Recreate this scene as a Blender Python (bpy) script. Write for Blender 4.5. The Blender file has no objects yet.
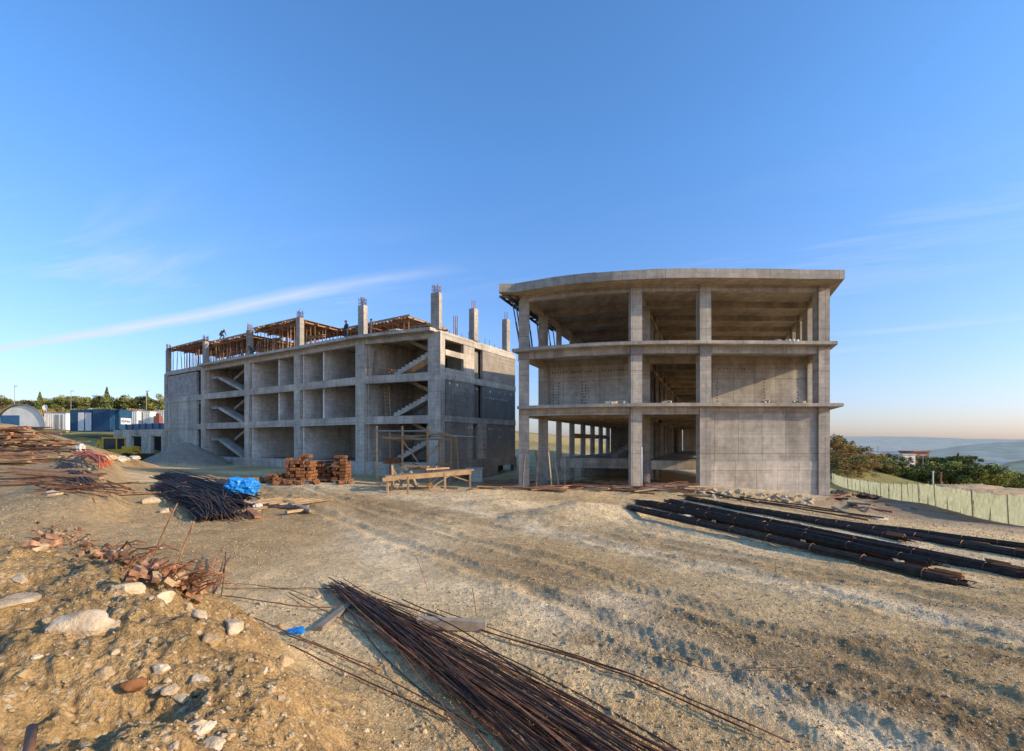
import bpy, bmesh, math, random
import numpy as np
from mathutils import Vector, Matrix, noise as mnoise

random.seed(7)
rng = np.random.default_rng(7)
scene = bpy.context.scene
COL = scene.collection
R = math.radians

# ------------------------------------------------------------------ camera
EYE = 3.2          # eye height above the middle of the yard
F, HOR = 480.0, 442.0
cam_d = bpy.data.cameras.new('camera')
cam = bpy.data.objects.new('camera', cam_d)
COL.objects.link(cam)
cam.location = (0, 0, EYE)
cam.rotation_euler = (R(90), 0, 0)
cam_d.sensor_fit = 'HORIZONTAL'
cam_d.sensor_width = 36.0
cam_d.lens = 36.0 * F / 1024.0
cam_d.shift_y = (HOR - 375.5) / 1024.0
cam_d.clip_start = 0.1
cam_d.clip_end = 30000
scene.camera = cam


def at(px, py, Y):
    """a point of the place, read off the photograph at the depth Y"""
    return Vector(((px - 512) / F * Y, Y, EYE - (py - HOR) / F * Y))


def at_x(px, Y):
    return (px - 512) / F * Y


# ------------------------------------------------------------------ numpy noise
_perm = rng.random((512, 512))


def vnoise(x, y):
    xi = np.floor(x).astype(int)
    yi = np.floor(y).astype(int)
    fx = x - xi
    fy = y - yi
    fx = fx * fx * fx * (fx * (fx * 6 - 15) + 10)
    fy = fy * fy * fy * (fy * (fy * 6 - 15) + 10)
    a = _perm[xi % 512, yi % 512]
    b = _perm[(xi + 1) % 512, yi % 512]
    c = _perm[xi % 512, (yi + 1) % 512]
    d = _perm[(xi + 1) % 512, (yi + 1) % 512]
    return (a * (1 - fx) + b * fx) * (1 - fy) + (c * (1 - fx) + d * fx) * fy


def fbm(x, y, octaves=4, gain=.5):
    s, a, t = 0, 1.0, 0
    for i in range(octaves):
        s = s + a * vnoise(x * 2 ** i + 17.3 * i, y * 2 ** i + 9.1 * i)
        t += a
        a *= gain
    return s / t * 2 - 1


def sstep(a, b, x):
    t = np.clip((x - a) / (b - a), 0, 1)
    return t * t * (3 - 2 * t)


# ------------------------------------------------------------------ terrain
CP = np.array([
    (0, 0, 0), (0, 5, 0), (3, 5, 0), (6, 5, .05), (12, 5, 0), (0, 10, 0), (5, 10, 0), (10, 10, 0), (-3, 11, 0),
    (15, 14, -.1), (0, 18, 0), (8, 18, .1), (-8, 18, 0), (-15, 19, .1), (-20, 10, .6), (-12, 10, .2), (-25, 0, .8), (25, 0, -.3),
    (0, 28, .25), (7, 27.6, .34), (11.5, 27.6, .3), (15, 26.4, .12), (18.8, 28.6, -.6), (24, 29, -1.4), (34, 32, -2.3), (39.5, 45.7, -2.7),
    (64, 96, -5.4), (20, 20, -.35), (28, 22, -1.1), (45, 25, -3), (8, 40, .2), (14, 55, .3), (25, 40, -1.6), (30, 60, -2.4),
    (-6, 38.5, -.1), (-14, 43, .3), (-22, 48, .5), (-30, 53, .5), (-39, 59, .6), (-8.5, 29, .55), (-13, 30.5, .62), (-17, 32.5, .62), (-24, 36.5, .6), (-4, 23, .3), (-12, 25, .42), (2, 44, -.5), (2, 52, .2),
    (-20, 25, .5), (-27, 26, .9), (-31, 34, 1.2), (-40, 38, 1.5), (-50, 36, 1.7), (-45, 20, 1.3),
    (-32, 47, .6), (-46, 66, .9), (-56, 64, 1.2), (-60, 86, 4.9), (-90, 90, 5.2), (-100, 160, 12.5), (-60, 160, 12), (-30, 160, 11), (-160, 160, 13),
    (-20, 90, 3), (8, 95, 3.6), (20, 120, 3.8), (0, 160, 6), (40, 165, 0), (72, 130, -4), (105, 130, -8), (120, 200, -13), (60, 200, -6), (160, 120, -10), (90, 60, -6), (-120, 40, 4), (-70, 50, 2.0), (60, 0, -3), (-60, 0, 2),
], float)


def _tps(r):
    return np.where(r > 1e-6, r * r * np.log(np.maximum(r, 1e-6)), 0)


_n = len(CP)
_K = _tps(np.hypot(CP[:, None, 0] - CP[None, :, 0], CP[:, None, 1] - CP[None, :, 1])) + np.eye(_n) * 2.0
_Pm = np.c_[np.ones(_n), CP[:, :2]]
_A = np.block([[_K, _Pm], [_Pm.T, np.zeros((3, 3))]])
_W = np.linalg.solve(_A, np.r_[CP[:, 2], np.zeros(3)])

MOUND = np.array([(2.4, -1), (.95, 1.8), (.0, 3.5), (-.75, 4.9), (-3.1, 7.1), (-5.0, 8.3), (-9.5, 10.6), (-17, 13.5), (-30, 15)], float)
TRACK = np.array([(-45, 52), (-32, 43), (-19.6, 35), (-9, 23), (-4, 17.5), (.9, 11.6), (3.2, 8), (5, 5.3), (8, 1), (10, -3)], float)
TRACK2 = np.array([(-20, 31), (-7, 24), (3, 16.5), (7, 11), (10, 6.5), (14, 0)], float)


def poly_dist(x, y, P):
    """signed distance to a polyline, positive on its left"""
    best = np.full(np.shape(x), 1e9)
    sgn = np.ones(np.shape(x))
    for (ax, ay), (bx, by) in zip(P[:-1], P[1:]):
        dx, dy = bx - ax, by - ay
        L2 = dx * dx + dy * dy
        t = np.clip(((x - ax) * dx + (y - ay) * dy) / L2, 0, 1)
        d = np.hypot(x - ax - t * dx, y - ay - t * dy)
        side = np.sign(dx * (y - ay) - dy * (x - ax))
        m = d < best
        best = np.where(m, d, best)
        sgn = np.where(m, side, sgn)
    return best * sgn


def poly_along(x, y, P):
    best = np.full(np.shape(x), 1e9)
    out = np.zeros(np.shape(x))
    acc = 0.0
    for (ax, ay), (bx, by) in zip(P[:-1], P[1:]):
        dx, dy = bx - ax, by - ay
        L2 = dx * dx + dy * dy
        q = np.clip(((x - ax) * dx + (y - ay) * dy) / L2, 0, 1)
        d = np.hypot(x - ax - q * dx, y - ay - q * dy)
        mk = d < best
        best = np.where(mk, d, best)
        out = np.where(mk, acc + q * math.sqrt(L2), out)
        acc += math.sqrt(L2)
    return out


def heap(x, y, cx, cy, h, r, ex=1.0, rot=0.0):
    c, s = math.cos(rot), math.sin(rot)
    u = (c * (x - cx) + s * (y - cy)) / ex
    v = -s * (x - cx) + c * (y - cy)
    d = np.hypot(u, v) / r
    return h * np.clip(1 - d, 0, 1) ** .85 * sstep(0, .25, 1 - d + .02 * 0) if False else h * np.clip(1.0 - np.sqrt(d * d + .01) + .1, 0, 1)


def terrain(x, y, fine=False):
    x = np.asarray(x, float)
    y = np.asarray(y, float)
    shp = x.shape
    xf, yf = x.ravel(), y.ravel()
    r = np.hypot(xf, yf)
    lim = np.minimum(1, 210 / np.maximum(r, 1e-6))
    xc, yc = xf * lim, yf * lim
    z = np.empty(len(xf))
    for i in range(0, len(xf), 60000):
        a, b = xc[i:i + 60000], yc[i:i + 60000]
        z[i:i + 60000] = _tps(np.hypot(a[:, None] - CP[None, :, 0], b[:, None] - CP[None, :, 1])) @ _W[:_n] + _W[_n] + _W[_n + 1] * a + _W[_n + 2] * b
    z = np.clip(z, -16, 14)
    # hillside beside the far fence
    z = z + 8.5 * np.exp(-(((xf - 76) / 15) ** 2 + ((yf - 133) / 26) ** 2))
    # the land drops away to a wide valley
    far = sstep(210, 900, r)
    ang = np.arctan2(xf, yf)
    drop = -62 * sstep(-.15, .35, ang) - 6 * (1 - sstep(-.15, .35, ang))
    z = z * (1 - far) + drop * far
    # bank and terrace on the left
    b = poly_dist(xf, yf, np.array([(-13.6, 16), (-16.5, 21), (-23, 29), (-31, 38), (-36, 43)], float))
    near = np.exp(-(np.maximum(0, np.abs(b) - 2) / 3) ** 2) * sstep(15, 20, yf) * (1 - sstep(40, 47, yf))
    z = z + .75 * sstep(-.2, 1.5, b) * (1 - sstep(2.5, 10, b)) * near
    # spoil mound the photographer stands on
    s = -poly_dist(xf, yf, MOUND)
    s = np.where(r < 60, -s, -1)
    s = s + .35 * fbm(xf * .9, yf * .9, 3)
    top = 1.62 + .16 * fbm(xf * .55 + 4, yf * .55, 3) + .06 * np.clip(-xf, 0, 8) * .2
    m = sstep(-.15, 2.3, s)
    m = m * (1 - sstep(9, 16, np.hypot(xf + 3, yf)) * .75)
    z = z * (1 - m) + top * m
    # heaps
    z = z + heap(xf, yf, -45.5, 43, 3.5, 8.0, 1.3, .5) + heap(xf, yf, -50.5, 53, 3.0, 5.5, 1.3)
    z = z + heap(xf, yf, -37.6, 55.4, 2.6, 4.3, 1.05)
    z = z + heap(xf, yf, -35.0, 37.5, .9, 3.2, 1.2, .9)
    # rubble bank before the right hand building
    bank = poly_dist(xf, yf, np.array([(9.5, 26.6), (13, 25.6), (17.5, 24.6)], float))
    z = z + .42 * np.exp(-(bank / 1.1) ** 2)
    z = z + heap(xf, yf, 2.8, 20.2, .55, 1.7, 1.9, .3) + heap(xf, yf, -.6, 22.8, .25, 1.3, 1.6)
    z = z + .3 * np.exp(-(poly_dist(xf, yf, np.array([(-2, 27.2), (8, 26.4)], float)) / 1.2) ** 2)
    if fine:
        close = 1 - sstep(30, 70, r)
        z = z + close * (.05 * fbm(xf * .35, yf * .35, 3) + .035 * fbm(xf * 1.3 + 5, yf * 1.3, 4))
        lump = np.clip(fbm(xf * 2.3 + 40, yf * 2.3, 4), -.1, 1)
        mm = sstep(0, .5, m)
        z = z + .11 * lump * mm + mm * (.09 * fbm(xf * 5, yf * 5, 4, .6) + .06 * np.clip(fbm(xf * 12, yf * 12, 3, .6), -.15, 1))
        # hollows on the mound
        for hx, hy, hr, hd in ((-2.5, 3.0, .5, .42), (-4.2, 3.4, .5, .15), (-1.1, 2.6, .35, .15), (-5.6, 5.2, .6, .18), (-2.9, 5.3, .5, .14)):
            z = z - hd * np.exp(-((xf - hx) ** 2 + (yf - hy) ** 2) / hr ** 2)
        z = z + close * sstep(9, 14, -xf) * sstep(14, 18, yf) * (.05 * fbm(xf * 1.1, yf * 1.1 + 8, 4) + .05 * np.clip(fbm(xf * 3, yf * 3, 3), -.1, 1))
        # wheel ruts
        for P, off in ((TRACK, (-1.0, 1.0)), (TRACK2, (-.9, .9, 2.6))):
            d = poly_dist(xf, yf, P) + .18 * fbm(xf * .8, yf * .8 + 30, 2)
            al = poly_along(xf, yf, P)
            for o in off:
                e = np.abs(d - o)
                z = z + (1 - mm) * (1 - sstep(11, 20, r)) *   .004 * np.clip(2 * np.sin((al + 1.3 * e) * 2 * math.pi / .27), -1, 1) * sstep(.34, .22, e) * sstep(-.1, .2, fbm(xf * .5 + 3, yf * .5 + o, 2))
                z = z + (1 - mm) * close * (-.045 + -.03 * fbm(xf * .4 + 9, yf * .4, 2)) * np.exp(-(e / .2) ** 2) + (1 - mm) * close * (.03 * np.exp(-((e - .42) / .16) ** 2) * (1 + 1.6 * fbm(xf * 3, yf * 3, 3)))
        # churned clods near the right front
        d = poly_dist(xf, yf, np.array([(1.3, 7.7), (3.2, 6.6), (5.6, 5.2)], float))
        d2 = poly_dist(xf, yf, np.array([(3.0, 8.6), (5.6, 7.6), (8.6, 6.6)], float))
        ch = np.exp(-(d / .55) ** 2) + .8 * np.exp(-(d2 / .6) ** 2)
        ra = xf * .78 - yf * .62
        rb = xf * .62 + yf * .78
        z = z + (1 - mm) * ch * (.03 * np.clip(fbm(ra * 1.5, rb * 5.0 + 11, 4), -.3, 1) + .075 * np.clip(fbm(xf * 5, yf * 5 + 3, 5, .65) - .02, -.03, 1))
        z = z + (1 - mm) * (1 - sstep(12, 25, r)) * .026 * np.clip(fbm(xf * 7, yf * 7, 4, .65), -.12, 1) * sstep(-.25, .35, fbm(xf * .6 + 20, yf * .6, 3)) + (1 - mm) * (1 - sstep(8, 16, r)) * .012 * fbm(xf * 19, yf * 19, 2)
    return z.reshape(shp)


def tz(x, y):
    return float(terrain(np.array([x]), np.array([y]), True)[0])


def on_ground(px, py, lo=2.0, hi=160.0):
    """the ground point seen at a place of the photograph"""
    Y = np.geomspace(lo, hi, 700)
    X = (px - 512) / F * Y
    Z = EYE - (py - HOR) / F * Y
    d = Z - terrain(X, Y, True)
    k = np.nonzero(d < 0)[0]
    k = int(k[0]) if len(k) else len(Y) - 1
    y = float(Y[k])
    x = float(X[k])
    return Vector((x, y, tz(x, y)))


# ------------------------------------------------------------------ materials
def nodes_of(name):
    m = bpy.data.materials.new(name)
    m.use_nodes = True
    nt = m.node_tree
    return m, nt, nt.nodes['Principled BSDF']


def ramp(nt, fac, stops):
    r = nt.nodes.new('ShaderNodeValToRGB')
    el = r.color_ramp.elements
    while len(el) < len(stops):
        el.new(.5)
    for e, (p, c) in zip(el, stops):
        e.position = p
        e.color = (*c, 1)
    nt.links.new(fac, r.inputs[0])
    return r.outputs[0]


def mixc(nt, fac, a, b, mode='MIX'):
    n = nt.nodes.new('ShaderNodeMix')
    n.data_type = 'RGBA'
    n.blend_type = mode
    for sock, v in ((n.inputs[0], fac), (n.inputs[6], a), (n.inputs[7], b)):
        if isinstance(v, (int, float)):
            sock.default_value = v
        elif isinstance(v, tuple):
            sock.default_value = (*v, 1)
        else:
            nt.links.new(v, sock)
    return n.outputs[2]


def noise_n(nt, vec, scale, detail=5, rough=.55, dist=0):
    n = nt.nodes.new('ShaderNodeTexNoise')
    n.inputs['Scale'].default_value = scale
    n.inputs['Detail'].default_value = detail
    n.inputs['Roughness'].default_value = rough
    n.inputs['Distortion'].default_value = dist
    if vec is not None:
        nt.links.new(vec, n.inputs['Vector'])
    return n.outputs[0]


def maprange(nt, v, a, b, c=0., d=1.):
    n = nt.nodes.new('ShaderNodeMapRange')
    nt.links.new(v, n.inputs[0])
    n.inputs[1].default_value, n.inputs[2].default_value, n.inputs[3].default_value, n.inputs[4].default_value = a, b, c, d
    return n.outputs[0]


def math_n(nt, op, a, b=None):
    n = nt.nodes.new('ShaderNodeMath')
    n.operation = op
    for i, v in enumerate((a, b)):
        if v is None:
            continue
        if isinstance(v, (int, float)):
            n.inputs[i].default_value = v
        else:
            nt.links.new(v, n.inputs[i])
    return n.outputs[0]


def scaled(nt, vec, s):
    n = nt.nodes.new('ShaderNodeMapping')
    n.inputs['Scale'].default_value = s
    nt.links.new(vec, n.inputs[0])
    return n.outputs[0]


def bump(nt, b, h, strength=.4, dist=.02):
    n = nt.nodes.new('ShaderNodeBump')
    n.inputs['Strength'].default_value = strength
    n.inputs['Distance'].default_value = dist
    nt.links.new(h, n.inputs['Height'])
    nt.links.new(n.outputs[0], b.inputs['Normal'])


def simple(name, c0, c1, scale=3., rough=.85, bs=.25, metal=0., bdist=.01, c2=None, vary=0.0):
    m, nt, b = nodes_of(name)
    geo = nt.nodes.new('ShaderNodeNewGeometry')
    f = noise_n(nt, geo.outputs['Position'], scale, 6, .6)
    col = ramp(nt, f, [(.32, c0), (.68, c1)] if c2 is None else [(.3, c0), (.52, c1), (.7, c2)])
    if vary:
        oi = nt.nodes.new('ShaderNodeObjectInfo')
        k = maprange(nt, oi.outputs['Random'], 0, 1, 1 - vary, 1 + vary)
        hs = nt.nodes.new('ShaderNodeHueSaturation')
        nt.links.new(k, hs.inputs['Value'])
        nt.links.new(col, hs.inputs['Color'])
        col = hs.outputs[0]
    nt.links.new(col, b.inputs['Base Color'])
    b.inputs['Roughness'].default_value = rough
    b.inputs['Metallic'].default_value = metal
    if bs:
        f2 = noise_n(nt, geo.outputs['Position'], scale * 6, 4, .6)
        bump(nt, b, f2, bs, bdist)
    return m


def concrete(name, base, warm, stain=.5, joints=(1.25, 2.5), joint_dark=.78):
    m, nt, b = nodes_of(name)
    uv = nt.nodes.new('ShaderNodeUVMap').outputs[0]
    geo = nt.nodes.new('ShaderNodeNewGeometry')
    pos = geo.outputs['Position']
    big = noise_n(nt, pos, .35, 6, .6, .4)
    c = ramp(nt, big, [(.3, tuple(v * .74 for v in base)), (.5, base), (.72, warm)])
    streak = noise_n(nt, scaled(nt, uv, (1.1, .16, 1)), 1.0, 4, .6)
    s = maprange(nt, streak, .36, .62, 1 - stain, 1.06)
    c = mixc(nt, 1.0, c, s, 'MULTIPLY')
    mid = noise_n(nt, pos, 2.6, 6, .65)
    c = mixc(nt, 1.0, c, maprange(nt, mid, .3, .7, .78, 1.18), 'MULTIPLY')
    bands = noise_n(nt, scaled(nt, uv, (.12, 5.5, 1)), 1.0, 3, .6)
    c = mixc(nt, 1.0, c, maprange(nt, bands, .35, .65, .88, 1.08), 'MULTIPLY')
    pale = noise_n(nt, pos, .9, 7, .7, .8)
    c = mixc(nt, maprange(nt, pale, .60, .70, 0, .35), c, (.62, .58, .52))
    dk = noise_n(nt, scaled(nt, uv, (1.6, .5, 1)), .8, 7, .72, .6)
    c = mixc(nt, maprange(nt, dk, .60, .72, 0, .5), c, tuple(v * .45 for v in base))
    grain = noise_n(nt, pos, 22, 3, .6)
    c = mixc(nt, 1.0, c, maprange(nt, grain, .3, .7, .9, 1.08), 'MULTIPLY')
    br = nt.nodes.new('ShaderNodeTexBrick')
    nt.links.new(uv, br.inputs['Vector'])
    br.offset = 0.0
    br.inputs['Scale'].default_value = 1.0
    br.inputs['Mortar Size'].default_value = .018
    br.inputs['Mortar Smooth'].default_value = .3
    br.inputs['Brick Width'].default_value = joints[0]
    br.inputs['Row Height'].default_value = joints[1]
    br.inputs['Color1'].default_value = (1, 1, 1, 1)
    br.inputs['Color2'].default_value = (.86, .86, .86, 1)
    br.inputs['Mortar'].default_value = (joint_dark,) * 3 + (1,)
    c = mixc(nt, 1.0, c, br.outputs['Color'], 'MULTIPLY')
    nt.links.new(c, b.inputs['Base Color'])
    b.inputs['Roughness'].default_value = .9
    b.inputs['Specular IOR Level'].default_value = .25
    h = math_n(nt, 'ADD', math_n(nt, 'MULTIPLY', mid, .6), math_n(nt, 'MULTIPLY', grain, .4))
    bump(nt, b, h, .35, .03)
    return m


M = {}
M['concrete'] = concrete('raw_concrete', (.47, .42, .345), (.54, .485, .40), .25, (1.45, 2.5), .5)
M['concrete_cool'] = concrete('grey_concrete', (.60, .525, .42), (.68, .60, .49), .25, (1.3, 2.5), .55)
M['concrete_dark'] = concrete('dark_concrete', (.37, .32, .26), (.45, .395, .32), .25)  # darker tone of the concrete
M['soffit'] = concrete('soffit_concrete', (.52, .42, .30), (.60, .48, .33), .2, (.6, 2.4), .7)
M['plaster'] = concrete('plastered_block', (.88, .80, .68), (.90, .83, .72), .1, (3, 3), .95)
M['bitumen'] = simple('bitumen_coat', (.19, .17, .145), (.28, .25, .215), 1.2, .6, .3, 0, .02)
M['hole'] = simple('hole_shade', (.02, .02, .02), (.035, .032, .03), 3, .9, 0)  # near-black colour standing in for the shade inside holes and openings
M['block'] = None


def block_material():
    m, nt, b = nodes_of('blockwork')
    uv = nt.nodes.new('ShaderNodeUVMap').outputs[0]
    br = nt.nodes.new('ShaderNodeTexBrick')
    nt.links.new(uv, br.inputs['Vector'])
    br.inputs['Scale'].default_value = 1
    br.inputs['Mortar Size'].default_value = .02
    br.inputs['Brick Width'].default_value = .5
    br.inputs['Row Height'].default_value = .25
    br.inputs['Color1'].default_value = (.30, .25, .21, 1)
    br.inputs['Color2'].default_value = (.42, .38, .34, 1)
    br.inputs['Mortar'].default_value = (.40, .39, .37, 1)
    f = noise_n(nt, scaled(nt, uv, (.8, .4, 1)), 2, 5)
    c = mixc(nt, 1.0, br.outputs['Color'], maprange(nt, f, .3, .7, .75, 1.2), 'MULTIPLY')
    nt.links.new(c, b.inputs['Base Color'])
    b.inputs['Roughness'].default_value = .92
    bump(nt, b, br.outputs['Fac'], -.3, .02)
    return m


M['block'] = block_material()
M['rust'] = simple('rusty_steel', (.09, .04, .022), (.42, .19, .085), 5, .8, .5, .15, .004, vary=.5)
M['rust_dark'] = simple('dark_rusty_steel', (.04, .026, .02), (.11, .06, .038), 6, .75, .3, .1, .004, vary=.3)
M['rust_bright'] = simple('orange_rust', (.30, .10, .035), (.42, .17, .06), 12, .85, .3)
M['steel_black'] = simple('black_bar_steel', (.022, .017, .013), (.075, .05, .034), 7, .8, .3, .05, .004, vary=.25)
M['steel'] = simple('galvanised_steel', (.25, .25, .25), (.4, .39, .37), 6, .5, .2, .6)
M['prop'] = simple('painted_prop_steel', (.24, .13, .08), (.46, .29, .17), 5, .7, .1, .2, vary=.4)
M['prop_blue'] = simple('blue_grey_prop', (.05, .07, .10), (.11, .13, .16), 5, .6, .1, .3)
M['timber'] = simple('pine_timber', (.30, .18, .08), (.48, .32, .17), 4, .8, .3, vary=.3)
M['timber_grey'] = simple('weathered_timber', (.18, .14, .10), (.34, .275, .20), 4, .85, .3, vary=.3)
M['timber_red'] = simple('reddish_timber', (.25, .10, .05), (.42, .20, .10), 3, .8, .3, vary=.3)
M['ply'] = simple('plywood', (.26, .15, .07), (.44, .28, .14), 1.3, .75, .2, vary=.2)
M['brick'] = simple('clay_brick', (.11, .045, .02), (.29, .12, .042), 5, .9, .3, vary=.2)
M['brick_old'] = simple('dusty_brick', (.22, .10, .05), (.34, .18, .10), 14, .92, .5, c2=(.44, .30, .19), vary=.35)
M['rock'] = simple('limestone', (.38, .27, .15), (.54, .42, .27), 7, .92, .6, 0, .03, c2=(.66, .55, .40), vary=.2)
M['rock_tan'] = simple('tan_stone', (.36, .24, .12), (.50, .36, .20), 9, .92, .6, 0, .03, vary=.25)
M['pebble'] = simple('gravel_stone', (.32, .21, .095), (.44, .31, .16), 11, .92, .3, c2=(.64, .54, .39))
M['tarp'] = simple('blue_plastic', (.008, .16, .52), (.03, .34, .80), 3, .35, .3, vary=.1)
M['blue_paint'] = simple('blue_panel_paint', (.012, .058, .125), (.02, .085, .17), 2, .5, .05)
M['blue_light'] = simple('mid_blue_paint', (.02, .09, .20), (.04, .14, .28), 2, .5, .05)
M['white_paint'] = simple('white_panel_paint', (.60, .61, .62), (.74, .74, .73), 2, .55, .05)
M['tent'] = simple('white_tent_sheet', (.62, .62, .58), (.78, .77, .72), .8, .6, .3, 0, .05)
M['yellow'] = simple('yellow_machine_paint', (.62, .36, .02), (.74, .46, .04), 3, .5, .1)
M['rubber'] = simple('black_rubber', (.015, .015, .015), (.03, .03, .03), 5, .8, .2)
M['glass_dark'] = simple('dark_glass', (.02, .03, .04), (.04, .05, .06), 3, .1, 0)
M['red'] = simple('red_orange_plastic', (.50, .07, .02), (.62, .15, .05), 5, .6, .2)
M['bag'] = simple('dusty_white_sack', (.50, .48, .43), (.70, .67, .60), 5, .8, .3)
M['roof_tile'] = simple('red_roof', (.20, .07, .05), (.30, .12, .08), 3, .8, .2)
M['skin'] = simple('skin', (.30, .17, .11), (.36, .21, .14), 8, .6, .05)
M['cloth_dark'] = simple('dark_work_clothes', (.02, .025, .04), (.05, .055, .075), 8, .9, .2)
M['cloth_grey'] = simple('grey_work_clothes', (.08, .08, .085), (.14, .135, .13), 8, .9, .2)
M['helmet'] = simple('hard_hat', (.55, .40, .06), (.62, .46, .08), 4, .4, 0)
M['bark'] = simple('bark', (.06, .045, .03), (.13, .10, .07), 8, .95, .5)


def leaf_material(name, c0, c1, c2):
    m, nt, b = nodes_of(name)
    geo = nt.nodes.new('ShaderNodeNewGeometry')
    f = geo.outputs['Random Per Island']
    c = ramp(nt, f, [(.1, c0), (.55, c1), (.95, c2)])
    oi = nt.nodes.new('ShaderNodeObjectInfo')
    c = mixc(nt, 1.0, c, maprange(nt, oi.outputs['Random'], 0, 1, .75, 1.25), 'MULTIPLY')
    nt.links.new(c, b.inputs['Base Color'])
    b.inputs['Roughness'].default_value = .7
    b.inputs['Specular IOR Level'].default_value = .2
    return m


M['leaf'] = leaf_material('green_leaves', (.14, .16, .03), (.29, .30, .065), (.45, .42, .11))
M['leaf_dark'] = leaf_material('dark_evergreen', (.07, .10, .028), (.15, .18, .055), (.25, .27, .08))
M['leaf_gold'] = leaf_material('dry_golden_leaves', (.20, .14, .04), (.42, .28, .08), (.60, .40, .12))
M['leaf_olive'] = leaf_material('olive_leaves', (.11, .11, .035), (.21, .19, .06), (.33, .27, .09))


def net_material():
    m, nt, b = nodes_of('green_netting')
    uv = nt.nodes.new('ShaderNodeUVMap').outputs[0]
    f = noise_n(nt, scaled(nt, uv, (1.2, .5, 1)), 1.5, 4)
    c = ramp(nt, f, [(.3, (.26, .30, .19)), (.7, (.48, .50, .36))])
    nt.links.new(c, b.inputs['Base Color'])
    b.inputs['Roughness'].default_value = .8
    b.inputs['Transmission Weight'].default_value = 0
    tr = nt.nodes.new('ShaderNodeBsdfTranslucent')
    nt.links.new(c, tr.inputs[0])
    mx = nt.nodes.new('ShaderNodeMixShader')
    mx.inputs[0].default_value = .6
    nt.links.new(b.outputs[0], mx.inputs[1])
    nt.links.new(tr.outputs[0], mx.inputs[2])
    nt.links.new(mx.outputs[0], nt.nodes['Material Output'].inputs[0])
    return m


M['net'] = net_material()



def ground_material():
    m, nt, b = nodes_of('site_ground')
    at_ = nt.nodes.new('ShaderNodeAttribute')
    at_.attribute_name = 'zone'
    geo = nt.nodes.new('ShaderNodeNewGeometry')
    p = geo.outputs['Position']
    n1 = noise_n(nt, p, .9, 7, .65, .3)
    n2 = noise_n(nt, p, 6, 6, .7)
    n3 = noise_n(nt, p, 38, 4, .7)
    c = mixc(nt, 1.0, at_.outputs['Color'], maprange(nt, n1, .3, .7, .76, 1.22), 'MULTIPLY')
    c = mixc(nt, 1.0, c, maprange(nt, n2, .32, .68, .66, 1.30), 'MULTIPLY')
    c = mixc(nt, 1.0, c, maprange(nt, n3, .3, .7, .58, 1.40), 'MULTIPLY')
    vo = nt.nodes.new('ShaderNodeTexVoronoi')
    vo.inputs['Scale'].default_value = 17
    nt.links.new(p, vo.inputs['Vector'])
    sp = nt.nodes.new('ShaderNodeSeparateColor')
    nt.links.new(vo.outputs['Color'], sp.inputs[0])
    chip = math_n(nt, 'MULTIPLY', maprange(nt, sp.outputs[0], .66, .74), maprange(nt, vo.outputs['Distance'], .45, .30))
    c = mixc(nt, math_n(nt, 'MULTIPLY', chip, .55), c, (.66, .54, .37))
    nt.links.new(c, b.inputs['Base Color'])
    b.inputs['Roughness'].default_value = .95
    b.inputs['Specular IOR Level'].default_value = .15
    vh = maprange(nt, vo.outputs['Distance'], 0, .5, 1, 0)
    vo2 = nt.nodes.new('ShaderNodeTexVoronoi')
    vo2.inputs['Scale'].default_value = 46
    nt.links.new(p, vo2.inputs['Vector'])
    vh2 = maprange(nt, vo2.outputs['Distance'], 0, .5, 1, 0)
    h = math_n(nt, 'ADD', math_n(nt, 'MULTIPLY', n2, 1.0), math_n(nt, 'ADD', math_n(nt, 'MULTIPLY', n3, .5), math_n(nt, 'ADD', math_n(nt, 'MULTIPLY', vh, .22), math_n(nt, 'MULTIPLY', vh2, .14))))
    bump(nt, b, h, .85, .06)
    return m


M['ground'] = ground_material()


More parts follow.
